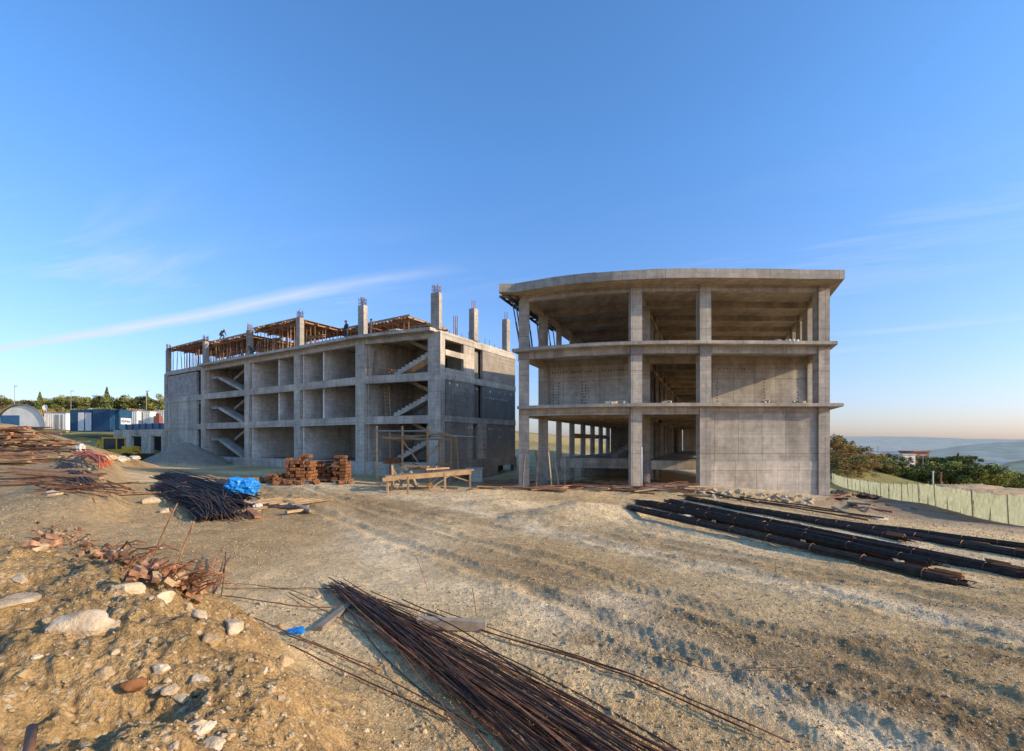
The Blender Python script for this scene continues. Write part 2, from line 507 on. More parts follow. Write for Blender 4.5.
# ------------------------------------------------------------------ mesh helpers
class MB:
    def __init__(self):
        self.v, self.f, self.mi = [], [], []
        self.cur = 0

    def add(self, vs, fs):
        o = len(self.v)
        self.v.extend([tuple(p) for p in vs])
        self.f.extend([tuple(i + o for i in f) for f in fs])
        self.mi.extend([self.cur] * len(fs))
        return self

    def hexa(self, p):
        """eight corners: four below (counter-clockwise from above), four above"""
        return self.add(p, [(3, 2, 1, 0), (4, 5, 6, 7), (0, 1, 5, 4), (1, 2, 6, 5), (2, 3, 7, 6), (3, 0, 4, 7)])

    def box(self, c, s, rz=0., tilt=None):
        hx, hy, hz = s[0] / 2, s[1] / 2, s[2] / 2
        mt = Matrix.Rotation(rz, 3, 'Z')
        if tilt:
            mt = mt @ Matrix.Rotation(tilt[0], 3, 'X') @ Matrix.Rotation(tilt[1], 3, 'Y')
        c = Vector(c)
        return self.hexa([c + mt @ Vector(q) for q in ((-hx, -hy, -hz), (hx, -hy, -hz), (hx, hy, -hz), (-hx, hy, -hz), (-hx, -hy, hz), (hx, -hy, hz), (hx, hy, hz), (-hx, hy, hz))])

    def bar(self, p0, p1, w, h, up=Vector((0, 0, 1))):
        p0, p1 = Vector(p0), Vector(p1)
        d = (p1 - p0).normalized()
        s = d.cross(up)
        if s.length < 1e-3:
            s = d.cross(Vector((1, 0, 0)))
        s.normalize()
        u = s.cross(d)
        s, u = s * w / 2, u * h / 2
        return self.hexa([p0 - s - u, p0 + s - u, p1 + s - u, p1 - s - u, p0 - s + u, p0 + s + u, p1 + s + u, p1 - s + u])

    def wall(self, a, b, t, z0, z1):
        """an upright slab between plan points a and b, t thick, centred"""
        a, b = Vector((a[0], a[1])), Vector((b[0], b[1]))
        d = (b - a).normalized()
        n = Vector((-d.y, d.x)) * t / 2
        q = [a - n, b - n, b + n, a + n]
        z0a, z0b = z0 if isinstance(z0, tuple) else (z0, z0)
        z1a, z1b = z1 if isinstance(z1, tuple) else (z1, z1)
        zz0 = (z0a, z0b, z0b, z0a)
        zz1 = (z1a, z1b, z1b, z1a)
        return self.hexa([(p.x, p.y, z) for p, z in zip(q, zz0)] + [(p.x, p.y, z) for p, z in zip(q, zz1)])

    def prism(self, poly, z0, z1):
        n = len(poly)
        vs = [(p[0], p[1], z0) for p in poly] + [(p[0], p[1], z1) for p in poly]
        fs = [tuple(range(n - 1, -1, -1)), tuple(range(n, 2 * n))] + [(i, (i + 1) % n, n + (i + 1) % n, n + i) for i in range(n)]
        return self.add(vs, fs)

    def tube(self, pts, r, n=6, cap=True):
        pts = [Vector(p) for p in pts]
        rs = r if isinstance(r, (list, tuple)) else [r] * len(pts)
        vs, fs = [], []
        ref = None
        for i, p in enumerate(pts):
            d = (pts[min(i + 1, len(pts) - 1)] - pts[max(i - 1, 0)])
            d = d.normalized() if d.length > 1e-9 else Vector((0, 0, 1))
            if ref is None:
                ref = d.orthogonal().normalized()
            s = (ref - d * ref.dot(d))
            s = s.normalized() if s.length > 1e-6 else d.orthogonal().normalized()
            ref = s
            u = d.cross(s)
            for k in range(n):
                a = 2 * math.pi * k / n
                vs.append(p + (s * math.cos(a) + u * math.sin(a)) * rs[i])
        for i in range(len(pts) - 1):
            for k in range(n):
                fs.append((i * n + k, i * n + (k + 1) % n, (i + 1) * n + (k + 1) % n, (i + 1) * n + k))
        if cap:
            fs.append(tuple(range(n - 1, -1, -1)))
            fs.append(tuple((len(pts) - 1) * n + k for k in range(n)))
        return self.add(vs, fs)

    def build(self, name, mat, parent=None, origin=None, smooth=False, uv=True):
        v = np.array(self.v, float).reshape(-1, 3)
        if parent is None and origin is None:
            lo, hi = v.min(0), v.max(0)
            origin = ((lo[0] + hi[0]) / 2, (lo[1] + hi[1]) / 2, lo[2])
        o3 = np.array(origin if origin is not None else (0, 0, 0), float)
        me = bpy.data.meshes.new(name)
        me.from_pydata((v - o3).tolist(), [], self.f)
        for mm in (mat if isinstance(mat, (list, tuple)) else [mat]):
            me.materials.append(mm)
        if any(self.mi):
            me.polygons.foreach_set('material_index', self.mi)
        if smooth:
            me.polygons.foreach_set('use_smooth', [True] * len(me.polygons))
        if uv:
            nl = len(me.loops)
            li = np.empty(nl, int)
            me.loops.foreach_get('vertex_index', li)
            ls = np.empty(len(me.polygons), int)
            lt = np.empty(len(me.polygons), int)
            no = np.empty(len(me.polygons) * 3)
            me.polygons.foreach_get('loop_start', ls)
            me.polygons.foreach_get('loop_total', lt)
            me.polygons.foreach_get('normal', no)
            no = no.reshape(-1, 3)
            fi = np.repeat(np.arange(len(lt)), lt)
            n = no[fi]
            p = v[li]
            hx, hy = -n[:, 1], n[:, 0]
            L = np.maximum(np.hypot(hx, hy), 1e-6)
            flat = np.abs(n[:, 2]) > .75
            u = np.where(flat, p[:, 0], (p[:, 0] * hx + p[:, 1] * hy) / L)
            w = np.where(flat, p[:, 1], p[:, 2])
            ul = me.uv_layers.new(name='UVMap')
            ul.data.foreach_set('uv', np.c_[u, w].ravel())
        ob = bpy.data.objects.new(name, me)
        COL.objects.link(ob)
        ob.location = o3
        if parent is not None:
            ob.parent = parent
            ob.matrix_parent_inverse = Matrix.Translation(-(Vector(root_loc(parent))))
        return ob


def root_loc(o):
    # world position of an unrotated chain of parents built in world coordinates
    p = Vector((0, 0, 0))
    while o is not None:
        p += Vector(o.location)
        if o.parent is not None:
            p += o.matrix_parent_inverse.translation
        o = o.parent
    return p


def tag(o, label=None, cat=None, group=None, kind=None):
    for k, v in (('label', label), ('category', cat), ('group', group), ('kind', kind)):
        if v:
            o[k] = v
    return o


def thing(name, label, cat, loc=(0, 0, 0), group=None):
    o = bpy.data.objects.new(name, None)
    COL.objects.link(o)
    o.location = loc
    o.empty_display_size = .3
    return tag(o, label, cat, group)


def copy_tree(o, parent=None):
    c = o.copy()
    COL.objects.link(c)
    c.parent = parent
    for ch in list(o.children):
        copy_tree(ch, c)
    return c


V = Vector


def lerp(a, b, t):
    return a + (b - a) * t


# ------------------------------------------------------------------ ground sheet
def build_ground():
    na, nr = 900, 760
    ang = np.linspace(R(-66), R(66), na)
    rad = np.r_[np.geomspace(1.0, 130, nr - 90), np.geomspace(134, 16000, 90)]
    A, D = np.meshgrid(ang, rad)
    X, Y = D * np.sin(A), D * np.cos(A)
    Z = terrain(X, Y, True)
    me = bpy.data.meshes.new('ground')
    n = na * nr
    me.vertices.add(n)
    me.vertices.foreach_set('co', np.c_[X.ravel(), Y.ravel(), Z.ravel()].ravel())
    i = np.arange(na * nr).reshape(nr, na)
    q = np.stack([i[:-1, :-1], i[:-1, 1:], i[1:, 1:], i[1:, :-1]], -1).reshape(-1, 4)[:, ::-1]
    nf = len(q)
    me.loops.add(nf * 4)
    me.polygons.add(nf)
    me.loops.foreach_set('vertex_index', q.ravel())
    me.polygons.foreach_set('loop_start', np.arange(nf) * 4)
    me.polygons.foreach_set('use_smooth', np.ones(nf, bool))
    me.update(calc_edges=True)
    # colours by kind of soil, with haze painted over the far ground
    x, y = X.ravel(), Y.ravel()
    r = np.hypot(x, y)

    def C(*c):
        return np.array(c)[None, :]

    gravel = C(.73, .525, .27)
    dirt = C(.56, .38, .175)
    brown = C(.27, .175, .08)
    mound_c = C(.385, .25, .11)
    grey = C(.80, .62, .375)
    w1 = sstep(-.25, .3, fbm(x * .22, y * .22 + 3, 4))[:, None]
    col = gravel * w1 + dirt * (1 - w1)
    for P, w in ((TRACK, 1.9), (TRACK2, 1.5)):
        d = np.abs(poly_dist(x, y, P) + .5 * fbm(x * .5, y * .5, 3))
        sd_ = poly_dist(x, y, P)
        k = np.clip(np.exp(-(d / w) ** 2) * (.8 + .5 * fbm(sd_ * 3.2, r * .22, 3) + .25 * fbm(x * .9, y * .9, 3)), 0, 1)[:, None]
        col = col * (1 - k * .9) + brown * k * .9
    # pale limestone chippings
    for P, w in ((np.array([(-30, 36), (-12, 28), (-5.4, 17), (-2.4, 11.5), (1.0, 8.6), (3.4, 6.0), (4.5, 3)], float), .75), (np.array([(-14, 31), (-2, 21.5), (4.2, 13.2), (7.6, 9.2), (10.5, 6)], float), .8), (np.array([(-6, 26), (6, 20.5), (11, 15.5), (16, 11)], float), 1.3)):
        d = np.abs(poly_dist(x, y, P) + .35 * fbm(x * .6 + 7, y * .6, 3))
        k = np.clip(np.exp(-(d / w) ** 2) * (.85 + .6 * fbm(x * 1.2, y * 1.2, 3)), 0, 1)[:, None] * .85
        col = col * (1 - k) + grey * k
    for px_, py_, rx, ry in ((7.5, 19.5, 5, 3.5), (-3.6, 14.5, 2.5, 4.5), (2.2, 9.3, 1.2, 1.6), (14, 25.5, 5, 1.2), (-7, 27, 8, 2), (9, 14.5, 3, 1.4)):
        k = np.exp(-((x - px_) / rx) ** 2 - ((y - py_) / ry) ** 2) * (.8 + .5 * fbm(x * 1.1, y * 1.1, 3))
        k = np.clip(k, 0, 1)[:, None] * .8
        col = col * (1 - k) + grey * k
    for P, w in ((np.array([(1.3, 7.7), (3.2, 6.6), (5.6, 5.2)], float), .5), (np.array([(3.0, 8.6), (5.6, 7.6), (8.6, 6.6)], float), .5)):
        d = np.abs(poly_dist(x, y, P) + .3 * fbm(x * 1.2, y * 1.2, 3))
        k = np.clip(np.exp(-(d / w) ** 2) * (.6 + .9 * fbm(x * 2.6, y * 2.6, 4)), 0, 1)[:, None] * .8
        col = col * (1 - k) + C(.20, .125, .055) * k
    s = poly_dist(x, y, MOUND) + .35 * fbm(x * .9, y * .9, 3)
    s = np.where(r < 30, s, -1)
    k = sstep(-.1, .9, s)[:, None]
    mv = mound_c * (1 + .25 * fbm(x * 1.7, y * 1.7, 3))[:, None]
    col = col * (1 - k) + mv * k
    k = (sstep(-3.5, -9, x) * (1 - sstep(24, 30, y)) * (1 - k[:, 0]))[:, None] * .75
    col = col * (1 - k) + C(.42, .275, .125) * k
    # terrace, grass tuft, gravel heaps
    b = poly_dist(x, y, np.array([(-13.6, 16), (-16.5, 21), (-23, 29), (-31, 38), (-36, 43)], float))
    k = (sstep(-.5, .8, b) * sstep(14, 20, y) * (1 - sstep(48, 55, y)))[:, None]
    col = col * (1 - k) + C(.42, .295, .15) * k
    for hx, hy, hr, hc in ((-50.5, 53, 6.5, (.24, .22, .19)), (-37.6, 55.4, 4.6, (.33, .28, .22))):
        k = sstep(1.05, .85, np.hypot((x - hx) / 1.15, y - hy) / hr)[:, None]
        col = col * (1 - k) + C(*hc) * k
    k = (np.exp(-((x + 13.0) / 2.6) ** 2 - ((y - 12.6) / 2.2) ** 2) * sstep(-.2, .35, fbm(x * 1.3, y * 1.3, 3)))[:, None] * .85
    col = col * (1 - k) + C(.12, .14, .035) * k
    # right slope below the buildings: darker trampled earth, then scrub
    k = (sstep(12.5, 19, x + .6 * fbm(x * .5, y * .5, 3)) * sstep(17, 23, y + .25 * x - 4) * .9)[:, None]
    col = col * (1 - k) + C(.25, .195, .14) * (1 + .3 * fbm(x * .5, y * .5, 3))[:, None] * k
    k = sstep(60, 95, r)[:, None]
    scrub = C(.52, .37, .14) + (C(.26, .23, .075) - C(.52, .37, .14)) * sstep(-.2, .3, fbm(x * .06, y * .06, 4))[:, None]
    col = col * (1 - k) + scrub * k
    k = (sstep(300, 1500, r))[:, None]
    col = col * (1 - k) + C(.20, .25, .30) * k  # aerial haze painted in: ground turns bluish with distance
    ca = me.color_attributes.new('zone', 'FLOAT_COLOR', 'POINT')
    ca.data.foreach_set('color', np.c_[np.clip(col, .01, .9), np.ones(n)].ravel())
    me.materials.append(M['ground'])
    o = bpy.data.objects.new('ground', me)
    COL.objects.link(o)
    o['kind'] = 'structure'
    return o


build_ground()


# ------------------------------------------------------------------ far hills
def hills(name, d, pts, colour, haze, base=-70):
    """a long ridge; pts = (photo x, photo y of its skyline)"""
    mb = MB()
    P = []
    xs = np.linspace(pts[0][0], pts[-1][0], 160)
    ys = np.interp(xs, [p[0] for p in pts], [p[1] for p in pts])
    ys = ys + 1.2 * fbm(xs * .03, xs * 0 + d, 4)
    rows = 7
    vs = []
    for j in range(rows):
        t = j / (rows - 1)
        for x, y in zip(xs, ys):
            q = at(x, y, d)
            k = d * (1 - .35 * (1 - t))
            zz = lerp(base, q.z, t ** .8)
            vs.append((q.x * k / d, k, zz + (t * (1 - t)) * d * .01 * float(fbm(np.array([x * .05]), np.array([j * 1.7]), 3)[0])))
    n = len(xs)
    fs = [(j * n + i, j * n + i + 1, (j + 1) * n + i + 1, (j + 1) * n + i) for j in range(rows - 1) for i in range(n - 1)]
    mb.add(vs, fs)
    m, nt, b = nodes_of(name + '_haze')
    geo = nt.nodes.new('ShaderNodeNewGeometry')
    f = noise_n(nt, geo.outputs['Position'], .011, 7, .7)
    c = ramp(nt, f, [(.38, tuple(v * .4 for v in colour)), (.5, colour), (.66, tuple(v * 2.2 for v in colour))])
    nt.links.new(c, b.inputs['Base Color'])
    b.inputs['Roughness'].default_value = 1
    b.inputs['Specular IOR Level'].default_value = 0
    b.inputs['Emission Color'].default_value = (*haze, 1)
    b.inputs['Emission Strength'].default_value = 1.0  # distance haze put in as a bluish glow of the hills
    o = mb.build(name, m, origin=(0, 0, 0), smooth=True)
    o['kind'] = 'structure'


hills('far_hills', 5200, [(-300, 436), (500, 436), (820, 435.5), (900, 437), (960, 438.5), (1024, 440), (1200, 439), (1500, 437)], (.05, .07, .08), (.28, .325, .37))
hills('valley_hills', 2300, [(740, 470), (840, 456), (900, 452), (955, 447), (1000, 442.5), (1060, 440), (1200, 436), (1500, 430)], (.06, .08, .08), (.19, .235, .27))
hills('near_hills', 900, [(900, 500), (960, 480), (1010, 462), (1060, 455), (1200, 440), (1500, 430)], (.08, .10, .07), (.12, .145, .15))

exec_parts = []


# ------------------------------------------------------------------ right hand building
NODE = [V((.78, 31.3)), V((7.5, 29.2)), V((11.57, 29.0)), V((18.8, 29.2))]
_pf = np.polyfit([p.x for p in NODE], [p.y for p in NODE], 3)
DR = V((1.48, 3.5))
DRn = DR.normalized()
NR = 12
RL0, RL1, RL2, RL3 = 1.95, 5.5, 9.17, 12.63


def fy(x):
    return float(np.polyval(_pf, np.clip(x, .2, 19.3)))


def front_line(x0, x1, off=0., n=22):
    return [V((x, fy(x) + off)) for x in np.linspace(x0, x1, n)]


def right_building():
    root = thing('concrete_building', 'raw concrete frame with curved flat roof and solid panels beside a dark corridor', 'building', (9.8, 29, 0))
    Mc = M['concrete']
    back = DR * (NR - 1)
    # slabs
    for lvl, xl, xr, off, th, nm in ((RL1, .32, 19.6, -.85, .19, 'floor_slab'), (RL2, .0, 19.25, -.85, .19, 'floor_slab')):
        fl = front_line(xl, xr, off)
        mb = MB().prism(fl + [fl[-1] + V((0, .3)) + back + DRn * 1.0, fl[0] + back + DRn * 1.0], lvl - th, lvl)
        mb.build(nm, [M['concrete']], root)
    fl = front_line(-.82, 19.2, -1.5)
    roof = MB().prism(fl + [fl[-1] + back + DRn * 3.0, fl[0] + back + DRn * 3.0], RL3, RL3 + .22).build('roof', M['soffit'], root)
    # upstand round the roof edge
    ring = fl + [fl[-1] + back + DRn * 3.0, fl[0] + back + DRn * 3.0]
    mb = MB()
    inner = [V((p.x * .985 + 9.5 * .015, p.y + .3)) for p in fl]
    for i in range(len(fl) - 1):
        a, b, c, d = fl[i] - V((0, .012)), fl[i + 1] - V((0, .012)), inner[i + 1], inner[i]
        dz = .012 * (1 if (i // 3) % 2 else -1)
        mb.prism([a, b, c, d], RL3 - .015, RL3 + .52 + dz)
    for a, b, t in ((fl[-1], ring[-2], 1), (fl[0], ring[-1], -1)):
        mb.wall((a.x - .1 * t, a.y + .2), (b.x - .1 * t, b.y), .22, RL3 - .008, RL3 + .5)
    mb.build('parapet', M['concrete'], roof)
    # columns
    for k in range(NR):
        for j, p in enumerate(NODE):
            q = p + DR * k
            lo = tz(q.x, q.y) - .6
            if k > 3 and j in (1, 2):
                lo = RL0 - .5
            cw = (.67, .62) if k < 2 else (.28, .5) if j in (1, 2) else (.40, .55)
            mb = MB()
            segs = [(lo, RL1 - .19), (RL1, RL2 - .19), (RL2, RL3)]
            for s0, s1 in segs:
                mb.box((q.x, q.y, (s0 + s1) / 2), (cw[0], cw[1], s1 - s0), 0)
            mb.build('column', Mc, root)
    # beams
    for lvl, th, dp in ((RL1, .19, .44), (RL2, .19, .44), (RL3, 0, .36)):
        fl = front_line(.5, 19.1, -.22)
        mb = MB()
        for i in range(len(fl) - 1):
            a, b = fl[i], fl[i + 1]
            mb.prism([a, b, b + V((0, .4)), a + V((0, .4))], lvl - th - dp, lvl - th - .003)
        mb.build('edge_beam', Mc, root)
        for k in range(1, NR):
            mb = MB()
            for j in range(3):
                a, b = NODE[j] + DR * k, NODE[j + 1] + DR * k
                mb.wall((a.x + .34, a.y), (b.x - .34, b.y), .4, lvl - th - dp - .02, lvl - th - .003)
            mb.build('cross_beam', M['soffit'], root)
        for j in range(4):
            mb = MB()
            for k in range(NR - 1):
                a, b = NODE[j] + DR * k, NODE[j] + DR * (k + 1)
                mb.wall(a + DRn * .36, b - DRn * .36, .36, lvl - th - dp - .05, lvl - th - .003)
            mb.build('long_beam', M['soffit'], root)
    # soffits of the two floors (ceiling boards) kept a little below the slab
    # ground floor slab, raised above the earth
    A = [NODE[0] + DR * 2, NODE[1] + DR * 2, NODE[1] + DR * 1 + V((.36, 0)), NODE[2] + DR * 1 - V((.36, 0)), NODE[2] + DR * 1 + V((.36, .4)), NODE[3] + DR * 1, NODE[3] + back, NODE[0] + back]
    MB().prism(A, RL0 - .25, RL0).build('floor_slab', Mc, root)
    a, b = NODE[0] + DR * 2, NODE[1] + DR * 2
    MB().wall(a + V((.1, -.3)), b + V((-.3, -.3)), .3, RL0 - .75, RL0 + .003).build('ground_beam', M['concrete_cool'], root)
    a, b = NODE[1] + DR * 1, NODE[2] + DR * 1
    MB().wall(a + V((.36, -.34)), b + V((-.36, -.34)), .3, RL0 - .6, RL0 + .003).build('ground_beam', M['concrete_cool'], root)
    # lower parts of the raised floor
    mb = MB()
    a, b = NODE[0] + DR * 4, NODE[1] + DR * 4
    mb.wall(a, b, .25, -.5, RL0 - .25)
    mb.build('basement_wall', M['concrete_dark'], root)
    # solid panels with tie holes

    def panel(a, b, t, z0, z1, cols, rows, mat):
        mb = MB().wall(a, b, t, z0, z1)
        mb.cur = 1
        d = (b - a)
        L = d.length
        d = d.normalized()
        n = V((d.y, -d.x))
        if n.y > 0:
            n = -n
        zb = z0 if not isinstance(z0, tuple) else max(z0)

        def dot(s, z):
            p = a + d * s + n * (t / 2 + .004)
            w = .04
            mb.add([(p.x - d.x * w, p.y - d.y * w, z - w), (p.x + d.x * w, p.y + d.y * w, z - w), (p.x + d.x * w, p.y + d.y * w, z + w), (p.x - d.x * w, p.y - d.y * w, z + w)], [(0, 1, 2, 3)])

        for c in cols:
            z = zb + .45
            while z < z1 - .95:
                if rng.random() < .9:
                    dot(c * L + rng.normal(0, .02), z)
                z += .21
        for z, s0, s1 in rows:
            s = s0 * L
            while s < s1 * L:
                if rng.random() < .9:
                    dot(s, z + rng.normal(0, .015))
                s += .2
        mb.build('wall_panel', [mat, M['hole']], root)

    k1 = [p + DR for p in NODE]
    panel(k1[0] + V((.34, 0)), k1[1] - V((.34, 0)), .25, RL1, RL2 - .65, (.07, .13, .40, .43), ((RL2 - 1.0, .06, .5), (RL2 - 1.0, .62, .95)), M['concrete_cool'])
    panel(k1[2] + V((.34, 0)), k1[3] - V((.34, 0)), .25, RL1, RL2 - .65, (.07, .56, .915), ((RL2 - 1.05, .08, .38),), M['concrete'])
    a, b = NODE[2] + V((.34, .0)), NODE[3] - V((.34, .0))
    panel(a, b, .34, RL0 + .06, RL1 - .63, (), (), M['concrete'])
    mb = MB().wall(a + V((0, .0)), b, .4, RL0 - .45, RL0 + .06)
    mb.build('ground_beam', M['concrete_cool'], root)
    MB().wall(a, b, .36, -1.6, RL0 - .45).build('basement_wall', M['concrete_cool'], root)
    # left flank rail and sills further back, stair
    mb = MB()
    for k in range(3, 7):
        a, b = NODE[0] + DR * k, NODE[0] + DR * (k + 1)
        mb.wall(a + DRn * .36, b - DRn * .36, .25, 3.55, 3.95)
    mb.build('side_beam', M['concrete_dark'], root)
    st = MB()
    p0 = NODE[1] + DR * 3 + V((-3.4, 0))
    for i in range(15):
        st.box((p0.x + .28 * i, p0.y + .3, RL0 + .11 + .2 * i), (.3, 1.3, .22))
    st.build('staircase', M['concrete'], root)
    # spine walls in the corridor
    for j, k in ((0, 7), (2, 7)):
        for z0, z1 in ((RL0, RL1 - .65), (RL1, RL2 - .65), (RL2, RL3 - .4)):
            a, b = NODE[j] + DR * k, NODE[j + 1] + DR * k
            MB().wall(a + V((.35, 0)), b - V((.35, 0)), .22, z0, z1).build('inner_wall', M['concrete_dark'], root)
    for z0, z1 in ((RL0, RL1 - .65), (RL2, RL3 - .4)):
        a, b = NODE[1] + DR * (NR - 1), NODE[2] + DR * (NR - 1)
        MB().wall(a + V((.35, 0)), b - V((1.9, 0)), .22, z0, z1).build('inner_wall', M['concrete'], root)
    for z0, z1 in ((RL0, RL1 - .65), (RL1, RL2 - .65)):  # side and end walls added to darken the corridor, gaps leave sun strips
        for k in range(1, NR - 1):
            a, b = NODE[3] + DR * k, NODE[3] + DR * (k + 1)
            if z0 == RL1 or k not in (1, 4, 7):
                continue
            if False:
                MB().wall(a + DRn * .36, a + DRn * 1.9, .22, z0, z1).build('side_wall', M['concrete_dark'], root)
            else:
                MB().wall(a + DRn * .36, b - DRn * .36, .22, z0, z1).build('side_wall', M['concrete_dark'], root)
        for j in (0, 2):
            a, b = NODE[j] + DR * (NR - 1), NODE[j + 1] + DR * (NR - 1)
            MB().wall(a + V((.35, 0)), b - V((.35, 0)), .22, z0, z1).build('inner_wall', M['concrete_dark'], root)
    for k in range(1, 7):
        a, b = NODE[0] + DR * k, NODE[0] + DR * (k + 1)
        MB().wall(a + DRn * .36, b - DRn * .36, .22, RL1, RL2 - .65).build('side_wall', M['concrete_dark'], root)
    # dark shuttering left round two columns
    for j in (1, 2):
        p = NODE[j]
        MB().box((p.x, p.y - .06, RL2 - .46), (.75, .68, .62 if j == 2 else .5)).build('column_collar', M['bitumen'], root)
    p = NODE[0]
    MB().box((p.x, p.y - .06, RL2 - .44), (.75, .68, .46)).build('column_collar', M['bitumen'], root)
    # pale rubble left lying on the slab edge
    return root


right_building()


def slanted_prop(p0, p1, label, group):
    mb = MB().tube([p0, lerp(p0, p1, .55)], .06, 7).tube([lerp(p0, p1, .5), p1], .042, 7)
    o = mb.build('steel_prop', M['prop_blue'])
    MB().box((p0[0], p0[1], p0[2] + .012), (.2, .2, .02)).build('end_plate', M['prop_blue'], o)
    MB().box((p1[0], p1[1], p1[2] - .012), (.2, .2, .02)).build('end_plate', M['prop_blue'], o)
    return tag(o, label, 'steel prop', group)


for i, (s, lean, d) in enumerate(((.05, -.45, .3), (.35, -.4, .5), (.62, -.4, .2), (2.1, -.3, .3), (2.6, -.3, .2), (4.3, -.3, .2), (1.2, -.3, .2), (1.6, -.3, .2), (5.2, -.3, .2), (6.1, -.3, .2), (7.0, -.3, .2), (8.2, -.3, .2), (9.4, -.3, .2))):
    b = NODE[0] + DRn * s + V((-.42 if i > 2 else -.35 + i * .05, -.3))
    slanted_prop(V((b.x + .12, b.y, RL2)), V((b.x + lean, b.y - d * 0, RL3 - .22)),
                 'slim steel prop leaning under the left overhang of the curved roof', 'props under the roof overhang')
brk = thing('formwork_bracket', 'dark timbers still hanging beneath the left corner of the curved roof', 'formwork', (NODE[0].x - .8, NODE[0].y, RL3 - .3))
mb = MB()
for i in range(9):
    s = i * .95
    c = NODE[0] + DRn * s
    mb.bar((c.x - 1.6, c.y - .5, RL3 - .10 - .02 * (i % 3)), (c.x - .3, c.y - .2, RL3 - .12), .12, .14)
mb.build('joist', M['timber_grey'], brk)
mb = MB()
for o in (-1.45, -.95, -.5):
    a = NODE[0] + V((o, -.8))
    b = NODE[0] + DRn * 9 + V((o, 0))
    mb.bar((a.x, a.y, RL3 - .24), (b.x, b.y, RL3 - .24), .1, .14)
mb.build('bearer', M['rust_dark'], brk)
for i, (x, z) in enumerate(((16.2, RL2), (16.9, RL2), (9.3, RL1), (15.3, RL1), (17.2, RL1), (6.2, RL1))):
    mb = MB()
    for k in range(7):
        mb.box((x + rng.normal(0, .25), fy(x) - .35 + rng.normal(0, .12), z + .05 + .05 * rng.random()), (rng.uniform(.1, .35), rng.uniform(.1, .3), rng.uniform(.06, .2)), rng.uniform(0, 3), (rng.uniform(-.3, .3), rng.uniform(-.3, .3)))
    tag(mb.build('rubble_pile', M['bag'] if i < 2 else M['rock']), 'low pile of pale broken pieces on the ' +
        ('upper right ledge, farther from the end column', 'upper right ledge, nearer the end column', 'lower ledge before the corridor', 'lower ledge before the right panel', 'lower ledge by the right end column', 'lower ledge left of the corridor')[i], 'rubble pile')

# ------------------------------------------------------------------ left hand building
FN = [V((-47.9, 66.5)), V((-38.9, 60.5)), V((-30.2, 54.8)), V((-22.2, 49.7)), V((-13.95, 44.2)), V((-6.62, 41.1))]
DL = V((.507, .862)).normalized()
DEP = 12.6
LZ = [1.4, 5.5, 9.2, 12.9]
BEAM = .68


